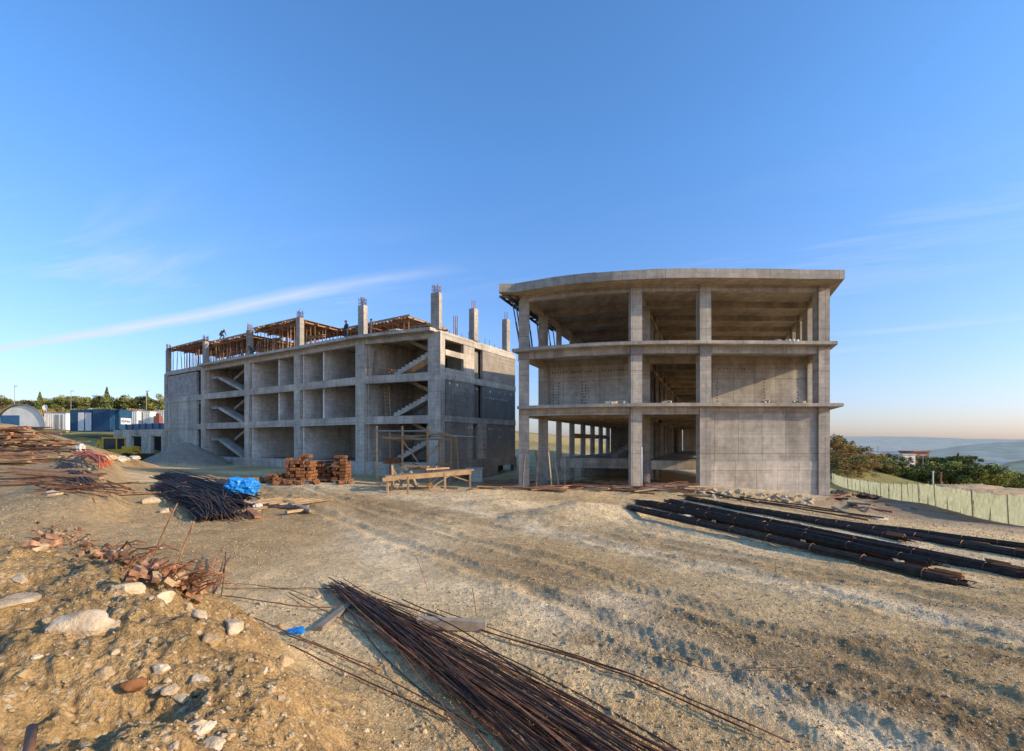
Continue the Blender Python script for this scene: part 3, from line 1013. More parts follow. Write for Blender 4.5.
def left_building():
    root = thing('concrete_building', 'long grey concrete shell with open rooms, stair flights and formwork on its top', 'building', (-25, 52, 0))
    Mc = M['concrete_cool']
    back = DL * DEP

    def ft(i, t):
        return FN[i].lerp(FN[i + 1], t)

    def nrm(i):
        i = min(max(i, 0), 4)
        d = (FN[i + 1] - FN[i]).normalized()
        return V((d.y, -d.x))       # towards the yard
    # columns
    for i, p in enumerate(FN):
        w = (.85, .95, .98, 1.0, 1.1, 1.25)[i]
        d = (FN[min(i + 1, 5)] - FN[max(i - 1, 0)]).normalized()
        n = V((d.y, -d.x))
        rz = math.atan2(d.y, d.x)
        lo = tz(p.x, p.y) - 1
        c = p - n * .28
        col = MB().box((c.x, c.y, (lo + LZ[3] - .27) / 2), (w, .75, LZ[3] - .27 - lo), rz).build('column', Mc, root)
        top = (16.0, 15.9, 16.0, 16.05, 15.8, 16.0)[i]
        up = MB().box((c.x, c.y, (LZ[3] + top) / 2), (w * .66, .5, top - LZ[3]), rz).build('upper_column', M['concrete'], root)
        cg = MB()
        for a in range(-2, 3):
            for b in (-1, 1):
                q = V((c.x, c.y)) + d * (a * w * .13) + n * (b * .18)
                cg.tube([(q.x, q.y, top - .05), (q.x + rng.normal(0, .03), q.y + rng.normal(0, .03), top + .75 + rng.normal(0, .08))], .022, 5)
        for z in (.25, .55):
            q = [V((c.x, c.y)) + d * (sa * w * .28) + n * (sb * .2) for sa, sb in ((-1, -1), (1, -1), (1, 1), (-1, 1), (-1, -1))]
            cg.tube([(v.x, v.y, top + z) for v in q], .016, 5)
        cg.build('rebar_cage', M['rust'], up)
    # rear columns on the right flank
    for t, top in ((5.96, 16.0), (12.0, 16.3), (3.1, 13.9)):
        p = FN[5] + DL * t + V((.1, 0))
        rz = math.atan2(DL.y, DL.x)
        up = MB()
        if top > 14:
            up = up.box((p.x - .2, p.y, (LZ[3] + top) / 2), (.68, .6, top - LZ[3]), rz).build('upper_column', M['concrete'], root)
        else:
            up = root
        cg = MB()
        for a in (-1, 0, 1):
            for b in (-1, 1):
                cg.tube([(p.x - .2 + a * .16, p.y + b * .16, LZ[3] if top < 14 else top - .05), (p.x - .2 + a * .16, p.y + b * .16, top + .8)], .022, 5)
        cg.build('rebar_cage', M['rust'], up)
    # floor slabs and edge beams
    for L, z in enumerate(LZ):
        led = .75 if L == 3 else 0.0
        front = [p + nrm(i) * (led if i > 0 else 0) for i, p in enumerate(FN)]
        inb = [p - nrm(i) * .3 for i, p in enumerate(FN)]
        if L == 3:
            poly = [FN[1] + nrm(1) * led] + front[2:5] + [FN[5] + nrm(4) * led + DL * 0] + [FN[5] + V((.15, 0)) + back, FN[1] + back]
            MB().prism(poly, z - .26, z).build('floor_slab', Mc, root)
            MB().prism([FN[0] + nrm(0) * .1, FN[1] + nrm(0) * .1 - V((.01, 0)), FN[1] + back - V((.01, 0)), FN[0] + back], z - .55, z - .003).build('floor_slab', Mc, root)
        else:
            poly = inb + [inb[5] + back, inb[0] + back]
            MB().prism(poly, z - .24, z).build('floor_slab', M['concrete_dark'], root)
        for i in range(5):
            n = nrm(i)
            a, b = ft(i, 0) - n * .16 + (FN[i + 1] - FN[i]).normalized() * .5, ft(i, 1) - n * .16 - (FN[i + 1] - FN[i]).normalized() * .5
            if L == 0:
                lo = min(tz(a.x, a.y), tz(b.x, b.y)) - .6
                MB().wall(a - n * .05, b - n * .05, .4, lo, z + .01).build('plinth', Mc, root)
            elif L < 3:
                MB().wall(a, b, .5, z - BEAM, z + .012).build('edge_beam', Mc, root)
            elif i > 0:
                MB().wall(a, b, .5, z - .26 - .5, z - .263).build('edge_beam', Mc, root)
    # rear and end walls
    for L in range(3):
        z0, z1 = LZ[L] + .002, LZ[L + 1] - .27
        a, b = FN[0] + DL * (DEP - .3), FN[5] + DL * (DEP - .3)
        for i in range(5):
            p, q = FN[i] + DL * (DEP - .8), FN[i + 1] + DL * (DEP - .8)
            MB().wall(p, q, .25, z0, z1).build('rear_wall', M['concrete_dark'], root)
        MB().wall(FN[0] + DL * .5, FN[0] + DL * (DEP - .9), .3, z0, z1).build('end_wall', Mc, root)
        # middle wall behind the rooms
        for i in (2, 3):
            p, q = FN[i] + DL * 6.2, FN[i + 1] + DL * 6.2
            MB().wall(p, q, .2, z0, z1).build('inner_wall', Mc, root)
        for i, dep in ((1, 7.5), (4, 6.5)):
            p, q = FN[i] + DL * dep, FN[i + 1] + DL * dep
            d = (q - p).normalized()
            if i == 4:
                MB().wall(p, p + d * 3.4, .2, z0, z1).wall(p + d * 4.6, q, .2, z0, z1).build('inner_wall', Mc, root)
            else:
                MB().wall(p, q, .2, z0, z1).build('inner_wall', M['concrete'], root)
        # partitions
        for i in (1, 2, 3, 4):
            n = nrm(i)
            d = (FN[i + 1] - FN[i]).normalized()
            p = FN[i] + d * .72 - n * .2
            MB().wall(p, p + DL * 6.0, .2, z0, z1).build('partition', M['plaster'] if i in (2, 3) else Mc, root)
        if L > 0:
            for i, t in ((2, .60), (3, .40)):
                p = ft(i, t) - nrm(i) * .3
                MB().wall(p, p + DL * 5.7, .2, z0, z1).build('partition', M['plaster'], root)
        else:
            pass
    # the closed bay at the far left, with an upright slot beside the second column
    for L in range(3):
        n = nrm(0)
        z0 = LZ[L] + .013 if L else LZ[0] + .013
        z1 = LZ[L + 1] - BEAM - .002
        a, b = ft(0, .05) - n * .12, ft(0, .84) - n * .12
        MB().wall(a, b, .3, z0, z1).build('wall_panel', M['block'] if L == 2 else Mc, root)
        a, b = ft(0, .845) - n * .9, ft(0, .97) - n * .9
        MB().wall(a, b, .2, z0, z1).build('inner_wall', M['bitumen'], root)
    # stairs
    def flight(a, b, za, zb, w, name='stair_flight', steps=True):
        mb = MB()
        d = (b - a)
        L = d.length
        d = d.normalized()
        n = V((-d.y, d.x))
        ns = 10
        th = .28
        q = [(a, za), (b, zb)]
        vs = []
        for s in (-w / 2, w / 2):
            for (p, z) in q:
                vs += [(p.x + n.x * s, p.y + n.y * s, z - th), (p.x + n.x * s, p.y + n.y * s, z + .06)]
        mb.add(vs, [(0, 2, 3, 1), (4, 5, 7, 6), (0, 1, 5, 4), (2, 6, 7, 3), (1, 3, 7, 5), (0, 4, 6, 2)])
        if steps:
            for k in range(ns):
                t = (k + .5) / ns
                p = a.lerp(b, t)
                z = lerp(za, zb, t)
                mb.box((p.x, p.y, z + .1), (L / ns * .98, w - .02, .2), math.atan2(d.y, d.x))
        mb.build(name, M['concrete_cool'], root)

    for L in range(3):
        z0, zm, z1 = LZ[L], (LZ[L] + LZ[L + 1]) / 2 + .2, LZ[L + 1]
        # far bay: landing on the left, flight falling to the right, second flight behind
        f0, f1 = ft(1, .16) + DL * 1.3, ft(1, .30) + DL * 1.3
        MB().wall(f0, f1, 2.2, zm - .25, zm + .06).build('stair_landing', M['concrete'], root)
        flight(ft(1, .30) + DL * .9, ft(1, .84) + DL * .9, zm, z0 + .15, 1.2, steps=False)
        flight(ft(1, .34) + DL * 2.6, ft(1, .74) + DL * 2.6, zm - .1, z1 - .1, 1.2, steps=False)
        # near bay: climbs to the right, then back to the left above
        zm -= .1
        flight(ft(4, .38) + DL * 1.3, ft(4, .90) + DL * 1.3, z0 + .1, zm, 1.2)
        flight(ft(4, .88) + DL * 2.7, ft(4, .40) + DL * 2.7, zm, z1 - .05, 1.2, steps=False)
        p = ft(4, .97) + DL * 3.3
        MB().wall(ft(4, .90) + DL * 2.1, ft(4, 1.0) + DL * 2.1, 2.6, zm - .25, zm + .05).build('stair_landing', M['concrete'], root)
    # right flank ------------------------------------------------------------
    P0 = FN[5] + V((.45, .1))

    def rp(t):
        return P0 + DL * t
    gl = min(tz(P0.x, P0.y), tz(rp(12).x, rp(12).y)) - 2.0
    Mb = M['bitumen']

    def seg(t0, t1, z0, z1, mat, th=.3, name='wall_panel', out=0.0):
        o = V((DL.y, -DL.x)) * out
        return MB().wall(rp(t0) + o, rp(t1) + o, th, z0, z1).build(name, mat, root)
    # edge bands
    for L, z in ((1, LZ[1]), (2, LZ[2])):
        seg(.0, DEP, z - .55, z - .0, Mc, .42, 'edge_beam', .0)
    seg(.0, DEP, LZ[3] - .8, LZ[3] - .27, Mc, .42, 'edge_beam')
    # top storey: column, two small windows one above the other, wall, recess, wall
    z0, z1 = LZ[2], LZ[3] - .8
    seg(.55, 3.2, z0, z0 + .45, Mc)
    seg(.55, 3.2, z0 + 1.55, z0 + 2.05, Mc)
    seg(3.2, 4.9, z0, z1, Mc)
    seg(4.9, 6.3, z0, z1, Mb, .3, 'wall_panel', -.5)
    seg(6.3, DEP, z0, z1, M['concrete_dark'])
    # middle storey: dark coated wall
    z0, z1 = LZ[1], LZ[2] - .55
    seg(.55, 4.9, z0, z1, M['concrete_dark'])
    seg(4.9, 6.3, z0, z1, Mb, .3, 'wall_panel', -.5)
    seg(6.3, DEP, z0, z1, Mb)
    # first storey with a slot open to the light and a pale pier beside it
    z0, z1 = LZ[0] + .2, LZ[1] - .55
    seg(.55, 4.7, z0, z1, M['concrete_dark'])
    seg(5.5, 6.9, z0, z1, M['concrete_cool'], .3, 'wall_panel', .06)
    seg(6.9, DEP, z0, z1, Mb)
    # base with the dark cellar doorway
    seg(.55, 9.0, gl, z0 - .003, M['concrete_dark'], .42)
    seg(9.0, 12.2, z0 - .8, z0 - .003, M['concrete_dark'], .42)
    seg(12.2, DEP + .2, gl, z0 - .003, M['concrete_dark'], .42)
    seg(9.0, 12.2, gl, z0 - .8, M['hole'], .1, 'doorway', -1.2)  # near-black sheet in place of the shade inside the opening
    # sun patches put on the flank as small pale boxes
    sun_spots = [(1.1, 8.35), (2.2, 8.3), (5.2, 8.25), (7.6, 8.2), (9.4, 8.3), (10.4, 8.2), (11.6, 8.25), (4.0, 4.55), (4.5, 4.55), (7.4, 4.5), (7.8, 4.5), (9.4, 4.45), (11.8, 4.5), (9.4, 3.7)]
    sun_spots += [(6.6 + .42 * i, 7.55) for i in range(11)]
    out = V((DL.y, -DL.x))
    for t, z in sun_spots:
        q = rp(t) + out * .17
        s = rng.uniform(.06, .13)
        MB().box((q.x, q.y, z), (s * 1.6, .04, s * 2), math.atan2(DL.y, DL.x)).build('sun_patch', M['plaster'], root)
    return root


left_building()

# small props and scaffold lying inside the open rooms of the left building
lad = thing('ladder', 'timber ladder leaning inside the middle storey stair bay', 'ladder', (FN[4].x + 2.2, FN[4].y, LZ[1]))
p = FN[4].lerp(FN[5], .28) + DL * 1.0
for s in (-.22, .22):
    MB().bar((p.x + s, p.y, LZ[1]), (p.x + s - .3, p.y + .5, LZ[1] + 2.9), .07, .07).build('rail', M['timber'], lad)
for i in range(8):
    t = (i + .7) / 8.5
    q0, q1 = V((p.x - .22 - .3 * t, p.y + .5 * t, LZ[1] + 2.9 * t)), V((p.x + .22 - .3 * t, p.y + .5 * t, LZ[1] + 2.9 * t))
    MB().bar(q0, q1, .05, .05).build('rung', M['timber'], lad)
p = FN[4].lerp(FN[5], .33) + DL * 1.2
mb = MB()
for i in range(9):
    mb.bar((p.x + rng.normal(0, .3), p.y + rng.normal(0, .3), LZ[2] + .05 + .07 * i), (p.x + rng.normal(0, .7), p.y + rng.normal(0, .3), LZ[2] + .1 + .12 * i), .1, .05)
tag(mb.build('timber_scrap', M['timber_red']), 'tangle of reddish timber offcuts at the foot of the top stair flight', 'timber scrap')
tr = thing('scaffold_trestle', 'dark steel trestle standing in the ground floor room nearest the far stairs', 'trestle', (-24, 52, LZ[0]))
p = FN[2].lerp(FN[3], .80) + DL * .8
for s in (0, .9):
    MB().tube([(p.x + s, p.y - s * .5, LZ[0]), (p.x + s, p.y - s * .5, LZ[0] + 2.3)], .04).build('leg', M['prop_blue'], tr)
for z in (.6, 1.2, 1.8):
    MB().tube([(p.x, p.y, LZ[0] + z), (p.x + .9, p.y - .45, LZ[0] + z)], .035).build('crossbar', M['prop_blue'], tr)
p = FN[4].lerp(FN[5], .1) + DL * .5
for s in range(3):
    MB_ = MB().bar((p.x + .25 * s, p.y, LZ[2]), (p.x + .1 + .1 * s, p.y + .35, LZ[2] + 2.6), .16, .05)
    tag(MB_.build('timber_plank', M['timber_grey']), 'grey plank leaning on the inner wall of the top stair room', 'plank', 'planks leaning in the top stair room')

# ------------------------------------------------------------------ formwork on the left building


def formwork(origin, du, dv, L, W, z, label, seedk, ragged=.5, nprop=(24, 4)):
    root = thing('formwork_deck', label, 'formwork deck', (origin.x, origin.y, z))
    rr = np.random.default_rng(seedk)
    # plywood sheets are one patterned surface; ragged edge from sheets of different length
    mb = MB()
    n = int(L / 1.25)
    for i in range(n):
        a = origin + du * (i * 1.25)
        b = origin + du * (i * 1.25 + 1.22)
        e0 = rr.uniform(-ragged, .1)
        dz = rr.uniform(-.03, .05)
        mb.prism([a + dv * e0, b + dv * e0, b + dv * W, a + dv * W], z + dz, z + dz + .03)
    mb.build('plywood_deck', M['ply'], root)
    n = int(L / .55)
    for i in range(min(n, 90)):
        a = origin + du * (i * .55 + .1) + dv * rr.uniform(-.75, -.1)
        b = origin + du * (i * .55 + .1 + rr.uniform(-.06, .06)) + dv * (W + rr.uniform(0, .4))
        MB().bar((a.x, a.y, z - .1), (b.x, b.y, z - .1), .09, .15).build('joist', M['timber_red'] if i % 3 else M['timber'], root)
    for k in range(nprop[1]):
        v = .15 + k * (W - .4) / max(1, nprop[1] - 1)
        a = origin + dv * v - du * .3
        b = origin + dv * v + du * (L + .3)
        MB().bar((a.x, a.y, z - .26), (b.x, b.y, z - .26), .12, .17).build('bearer', M['timber_red'], root)
    # edge board
    a, b = origin - dv * .2, origin + du * L - dv * .2
    MB().bar((a.x, a.y, z + .1), (b.x, b.y, z + .12), .04, .22).build('edge_board', M['timber'], root)
    for i in range(nprop[0]):
        for k in range(nprop[1]):
            v = .15 + k * (W - .4) / max(1, nprop[1] - 1) + rr.normal(0, .05)
            u = (i + .5) * L / nprop[0] + rr.normal(0, .12)
            p = origin + du * u + dv * v
            lx, ly = rr.normal(0, .05), rr.normal(0, .05)
            mb = MB().tube([(p.x + lx, p.y + ly, LZ[3] + .005), (p.x + lx * .4, p.y + ly * .4, lerp(LZ[3], z, .58))], .048, 6)
            mb.tube([(p.x + lx * .5, p.y + ly * .5, lerp(LZ[3], z, .5)), (p.x, p.y, z - .35)], .036, 6)
            o = mb.build('formwork_prop', M['prop'])
            tag(o, 'rust brown prop standing under a timber formwork deck on the grey shell', 'prop', 'props under the roof formwork')
    return root


d0 = (FN[3] - FN[0]).normalized()
ZD = 16.05
o1 = FN[0] + V((.3, .6))
formwork(FN[0] + d0 * .2 + DL * .6, (FN[1] - FN[0]).normalized(), DL, 10.2, 6.5, ZD + .1, 'sagging timber formwork deck at the far left end of the grey shell roof', 3, .6, (11, 5))
formwork(FN[1] + d0 * .9 + DL * .7, (FN[2] - FN[1]).normalized(), DL, 8.8, 6.5, ZD - .35, 'lower timber formwork deck between second and third roof columns of the grey shell', 4, .5, (12, 5))
formwork(FN[2] + d0 * .6 + DL * .55, (FN[3] - FN[2]).normalized(), DL, 9.0, 6.5, ZD + .0, 'reddish timber formwork deck left of the sunlit roof column with a cage', 5, .5, (13, 5))
rd = (FN[3] - FN[4]).normalized()
formwork(V((-10.3, 49)), rd, DL, 13.5, 6.0, 16.0, 'rear timber formwork deck with pale plywood end on the grey shell roof', 6, .3, (16, 4))
# bundles of planks lying on the deck and on the ledge
for i, (px, py, Y, L, m, lab) in enumerate(((315, 334.5, 52, 2.6, 'timber', 'short timber pile beside a worker on the grey shell roof'), (395, 328, 45, 1.2, 'bag', 'small pale sack heap on the roof edge between the two tall columns'), (421, 322, 47, 2.2, 'timber_grey', 'grey plank pile right of the rear formwork deck'), (270, 338, 56, 3.2, 'timber', 'plank pile on top of the lower formwork deck'))):
    c = at(px, py, Y)
    mb = MB()
    for k in range(8):
        mb.box((c.x + rng.normal(0, .15), c.y + (k % 4) * .2, c.z - .3 + .07 * (k // 4) + .02 * k), (L * rng.uniform(.7, 1.1), .16, .06), -.5 + rng.normal(0, .08))
    tag(mb.build('plank_pile', M[m]), lab, 'plank pile')
for i in range(12):
    t = 1.0 + i * .95
    q = FN[5] + DL * t + V((-.5, 0))
    mb = MB().tube([(q.x, q.y, LZ[3]), (q.x + rng.normal(0, .05), q.y, LZ[3] + rng.uniform(.4, .9))], .02, 5)
    tag(mb.build('starter_bar', M['rust_dark']), 'short starter bar sticking up along the right roof edge of the grey shell', 'starter bar', 'starter bars on the right roof edge')

# ------------------------------------------------------------------ people


def person(base, face, pose, label, top):
    """pose: 'stand' or 'stoop'; one skinned body with joints"""
    if pose == 'stand':
        J = {'pel': (0, 0, .93), 'spi': (0, .0, 1.15), 'che': (0, .01, 1.36), 'nek': (0, .02, 1.52), 'hed': (0, .05, 1.63), 'top': (0, .05, 1.74),
             'shl': (-.19, 0, 1.42), 'ell': (-.25, .05, 1.14), 'wrl': (-.22, .2, .93), 'hal': (-.2, .25, .86),
             'shr': (.19, 0, 1.42), 'elr': (.27, .02, 1.14), 'wrr': (.25, .14, .90), 'har': (.24, .18, .82),
             'hil': (-.1, 0, .88), 'knl': (-.12, .03, .48), 'anl': (-.13, -.02, .08), 'tol': (-.15, .14, .03),
             'hir': (.1, 0, .88), 'knr': (.13, .05, .48), 'anr': (.14, .0, .08), 'tor': (.17, .16, .03)}
    else:
        J = {'pel': (0, -.12, .66), 'spi': (0, .02, .84), 'che': (0, .2, .98), 'nek': (0, .34, 1.06), 'hed': (0, .45, 1.1), 'top': (0, .53, 1.17),
             'shl': (-.19, .24, .98), 'ell': (-.24, .36, .72), 'wrl': (-.16, .5, .52), 'hal': (-.12, .55, .45),
             'shr': (.19, .24, .98), 'elr': (.25, .34, .72), 'wrr': (.17, .5, .5), 'har': (.13, .56, .43),
             'hil': (-.1, -.12, .63), 'knl': (-.17, .22, .46), 'anl': (-.15, -.05, .08), 'tol': (-.17, .1, .03),
             'hir': (.1, -.12, .63), 'knr': (.17, .2, .44), 'anr': (.16, -.1, .08), 'tor': (.18, .05, .03)}
    rad = {'pel': .15, 'spi': .135, 'che': .15, 'nek': .06, 'hed': .095, 'top': .07, 'shl': .075, 'ell': .05, 'wrl': .036, 'hal': .042, 'shr': .075, 'elr': .05, 'wrr': .036, 'har': .042,
           'hil': .1, 'knl': .068, 'anl': .05, 'tol': .04, 'hir': .1, 'knr': .068, 'anr': .05, 'tor': .04}
    E = [('pel', 'spi'), ('spi', 'che'), ('che', 'nek'), ('nek', 'hed'), ('hed', 'top'), ('che', 'shl'), ('shl', 'ell'), ('ell', 'wrl'), ('wrl', 'hal'), ('che', 'shr'), ('shr', 'elr'), ('elr', 'wrr'), ('wrr', 'har'),
         ('pel', 'hil'), ('hil', 'knl'), ('knl', 'anl'), ('anl', 'tol'), ('pel', 'hir'), ('hir', 'knr'), ('knr', 'anr'), ('anr', 'tor')]
    names = list(J)
    me = bpy.data.meshes.new('person')
    me.from_pydata([J[n] for n in names], [(names.index(a), names.index(b)) for a, b in E], [])
    o = bpy.data.objects.new('person', me)
    COL.objects.link(o)
    sk = o.modifiers.new('skin', 'SKIN')
    sv = me.skin_vertices
    if not sv:
        me_b = bmesh.new()
        me_b.from_mesh(me)
        me_b.verts.layers.skin.verify()
        me_b.to_mesh(me)
        me_b.free()
        sv = me.skin_vertices
    for i, n in enumerate(names):
        sv[0].data[i].radius = (rad[n], rad[n] * (.75 if n in ('pel', 'spi', 'che') else 1))
        sv[0].data[i].use_root = n == 'pel'
    o.modifiers.new('sub', 'SUBSURF').levels = 1
    o.modifiers['sub'].render_levels = 2
    me.materials.append(M[top])
    o.location = base
    o.rotation_euler = (0, 0, face)
    tag(o, label, 'person')
    o.scale = (1.1, 1.1, 1.1)
    h = V(J['hed'])
    bm = bmesh.new()
    bmesh.ops.create_uvsphere(bm, u_segments=12, v_segments=8, radius=.125)
    for v in bm.verts:
        if v.co.z < -.01:
            v.co.z = -.01
    bmesh.ops.translate(bm, verts=bm.verts, vec=h + V((0, .02, .07)))
    hm = bpy.data.meshes.new('hard_hat')
    bm.to_mesh(hm)
    bm.free()
    hm.materials.append(M['helmet'] if pose != 'stand' else M['cloth_dark'])
    ho = bpy.data.objects.new('hard_hat', hm)
    COL.objects.link(ho)
    ho.parent = o
    bm = bmesh.new()
    bmesh.ops.create_uvsphere(bm, u_segments=12, v_segments=8, radius=.1)
    bmesh.ops.scale(bm, verts=bm.verts, vec=(.78, .5, 1.05))
    bmesh.ops.translate(bm, verts=bm.verts, vec=h + V((0, .068, .0)))
    bmesh.ops.create_cone(bm, segments=6, radius1=.02, radius2=.005, depth=.05, matrix=Matrix.Translation(h + V((0, .125, 0))))
    fm = bpy.data.meshes.new('face')
    bm.to_mesh(fm)
    bm.free()
    fm.materials.append(M['skin'])
    fo = bpy.data.objects.new('face', fm)
    COL.objects.link(fo)
    fo.parent = o
    return o


q = at(346.5, 326, 47.0)
person(V((q.x, q.y, LZ[3])) if False else V((at_x(346.5, 46.2), 46.2, LZ[3])), 2.6, 'stand', 'person in dark clothes standing left of the tall column on the roof edge', 'cloth_dark')
person(V((at_x(370.5, 49.0), 49.0, LZ[3] + .9)), -1.2, 'stand', 'person in grey clothes standing behind the tall column on the roof', 'cloth_grey')
MB_ = MB().box((at_x(370.5, 49.0), 49.0, LZ[3] + .45), (1.4, .9, .9), .3)
tag(MB_.build('timber_crate', M['timber']), 'timber crate under the feet of the worker behind the tall roof column', 'crate')
person(V((at_x(221.5, 60.5), 60.5, ZD + .0)), -1.9, 'stoop', 'person crouching on top of the formwork deck at the far roof edge', 'cloth_dark')
person(V((at_x(253, 54.6), 54.6, LZ[3])), 1.5, 'stoop', 'person in grey clothes bending beside the third roof column below the deck', 'cloth_grey')

# ------------------------------------------------------------------ rods and bundles


def rod_pts(p0, p1, n, sag=0., wob=.0, rr=rng):
    p0, p1 = V(p0), V(p1)
    d = p1 - p0
    s = V((-d.y, d.x, 0)).normalized()
    c = rr.normal(0, wob)
    c2 = rr.normal(0, wob * .5)
    out = []
    for i in range(n):
        t = i / (n - 1)
        out.append(p0 + d * t + s * (c * math.sin(math.pi * t) + c2 * math.sin(2 * math.pi * t)) - V((0, 0, sag * math.sin(math.pi * t))))
    return out


def drape(a, b, n, lift, r, wob=.05, rr=rng):
    """points of a rod lying on the ground between plan points"""
    pts = rod_pts((a[0], a[1], 0), (b[0], b[1], 0), n, 0, wob, rr)
    g = terrain(np.array([p.x for p in pts]), np.array([p.y for p in pts]), True)
    if len(g) > 6:
        k = np.ones(5) / 5
        gs = np.convolve(np.pad(g, 2, mode='edge'), k, 'valid')
        g = np.maximum(g, gs)
    return [V((p.x, p.y, float(z) + r + lift * (1 if np.isscalar(lift) else 1))) for p, z in zip(pts, g)]


# the big fan of rusty bars in the foreground, each bar on its own
rr = np.random.default_rng(21)
A0, A1 = V((-3.95, 10.5)), V((-3.45, 10.15))
LABR = 'long rusty bar in the big fan of bars sweeping across the front'
for i in range(105):
    t = rr.beta(1.0, 1.35)
    u = (i % 10) / 10
    st = A0.lerp(A1, rr.random()) + V((rr.normal(0, .12), rr.normal(0, .12)))
    st += (st - V((1.0, 5.0))).normalized() * rr.uniform(-.9, .5)
    # fan: the left bars stay tight, the right ones spread
    e = V((lerp(.0, 1.98, t), 4.7)) + V((rr.normal(0, .05), 0))
    dirv = (e - st).normalized()
    end = e + dirv * rr.uniform(.6, 2.6)
    n = 22
    pts = rod_pts((st.x, st.y, 0), (end.x, end.y, 0), n, 0, .16, rr)
    kk = rr.normal(0, .012, n).cumsum() * (rr.random() < .45)
    pts = [p + V((float(q_), 0, 0)) for p, q_ in zip(pts, kk)]
    g = terrain(np.array([p.x for p in pts]), np.array([p.y for p in pts]))
    base = np.minimum(g, .35)
    h = .03 + .22 * rr.random() ** 1.3 * (1 - abs(t - .35))
    tt = np.linspace(0, 1, n)
    arch = .09 * np.sin(np.pi * np.clip(tt * 1.25, 0, 1)) * rr.random()
    lift = np.maximum(h * (.55 + .45 * tt), .03) + arch
    P = [V((p.x, p.y, float(z + l))) for p, z, l in zip(pts, base, lift)]
    r = rr.choice([.005, .007, .008, .010, .012])
    o = MB().tube(P, float(r), 6).build('rebar_rod', M['rust'] if rr.random() < .72 else M['rust_dark'], smooth=True)
    tag(o, LABR, 'steel bar', 'rusty bars of the front fan')
# stray bars around the fan
stray = [((-6.4, 9.7), (-2.7, 9.2), .012), ((-5.9, 9.3), (-1.8, 6.6), .010), ((-5.4, 8.9), (-.7, 5.4), .010), ((-4.6, 9.9), (.9, 5.0), .010), ((-3.0, 10.2), (1.9, 6.2), .012), ((-2.2, 9.6), (2.6, 5.2), .012),
         ((-1.4, 9.0), (2.9, 5.0), .010), ((-2.9, 8.9), (-.1, 6.9), .008), ((2.1, 6.9), (4.2, 6.6), .006), ((-6.1, 10.2), (-3.3, 10.6), .010), ((-6.6, 10.6), (-3.9, 9.6), .008), ((-3.6, 7.7), (-.4, 5.2), .008)]
for i, (a, b, r) in enumerate(stray):
    P = drape(a, b, 18, .015 + .05 * rr.random(), r, .16, rr)
    tag(MB().tube(P, r, 6).build('rebar_rod', M['rust'], smooth=True), 'single stray rusty bar lying loose on the soil beside the big fan', 'steel bar', 'stray bars beside the fan')
for i, (px, py, L, dx) in enumerate(((428, 590, .8, -.25), (476, 612, .5, -.1), (170, 590, .8, .3), (147, 575, .9, .35))):
    g = on_ground(px, py)
    P = [V((g.x + dx * L * t * (1 + .3 * t), g.y - .05 * t, g.z - .03 + L * t)) for t in np.linspace(0, 1, 8)]
    tag(MB().tube(P, .008, 6).build('rebar_stub', M['rust'], smooth=True), ('thin bar sticking up behind the middle of the big fan', 'short bar sticking up just above the grey timber block', 'bent bar sticking up by the right end of the rubble ridge', 'bent bar sticking up from the middle of the rubble ridge')[i], 'steel bar')
c0, c1 = on_ground(418, 628), on_ground(486, 631)
tag(MB().bar(c0 + V((0, 0, .1)), c1 + V((0, 0, .09)), .16, .16).build('timber_block', M['timber_grey']), 'thick grey timber block lying under the middle of the rusty fan', 'timber block')
for i, (a, b) in enumerate(((on_ground(318, 632), on_ground(352, 606)),)):
    tag(MB().bar(a + V((0, 0, .04)), b + V((0, 0, .05)), .14, .07).build('timber_plank', M['timber_grey']), ('grey plank lying left of the fan near the blue scrap', 'short grey plank under the far end of the fan')[i], 'plank')
# cut tubes in the bottom left corner
for i, (a, b) in enumerate((((-2.62, 2.42, 1.74), (-2.15, 2.02, 1.72)), ((-2.42, 2.42, 1.74), (-2.02, 1.98, 1.72)))):
    z = max(tz(a[0], a[1]), tz(b[0], b[1])) + .02
    tag(MB().tube([(a[0], a[1], z + .03), (b[0], b[1], z + .02)], .022, 10).build('rusty_pipe', M['rust_bright'] if False else M['rust'], smooth=True), ('rusty pipe in the bottom left corner, the one nearer the edge', 'rusty pipe in the bottom left corner, the one nearer the boulders')[i], 'pipe')


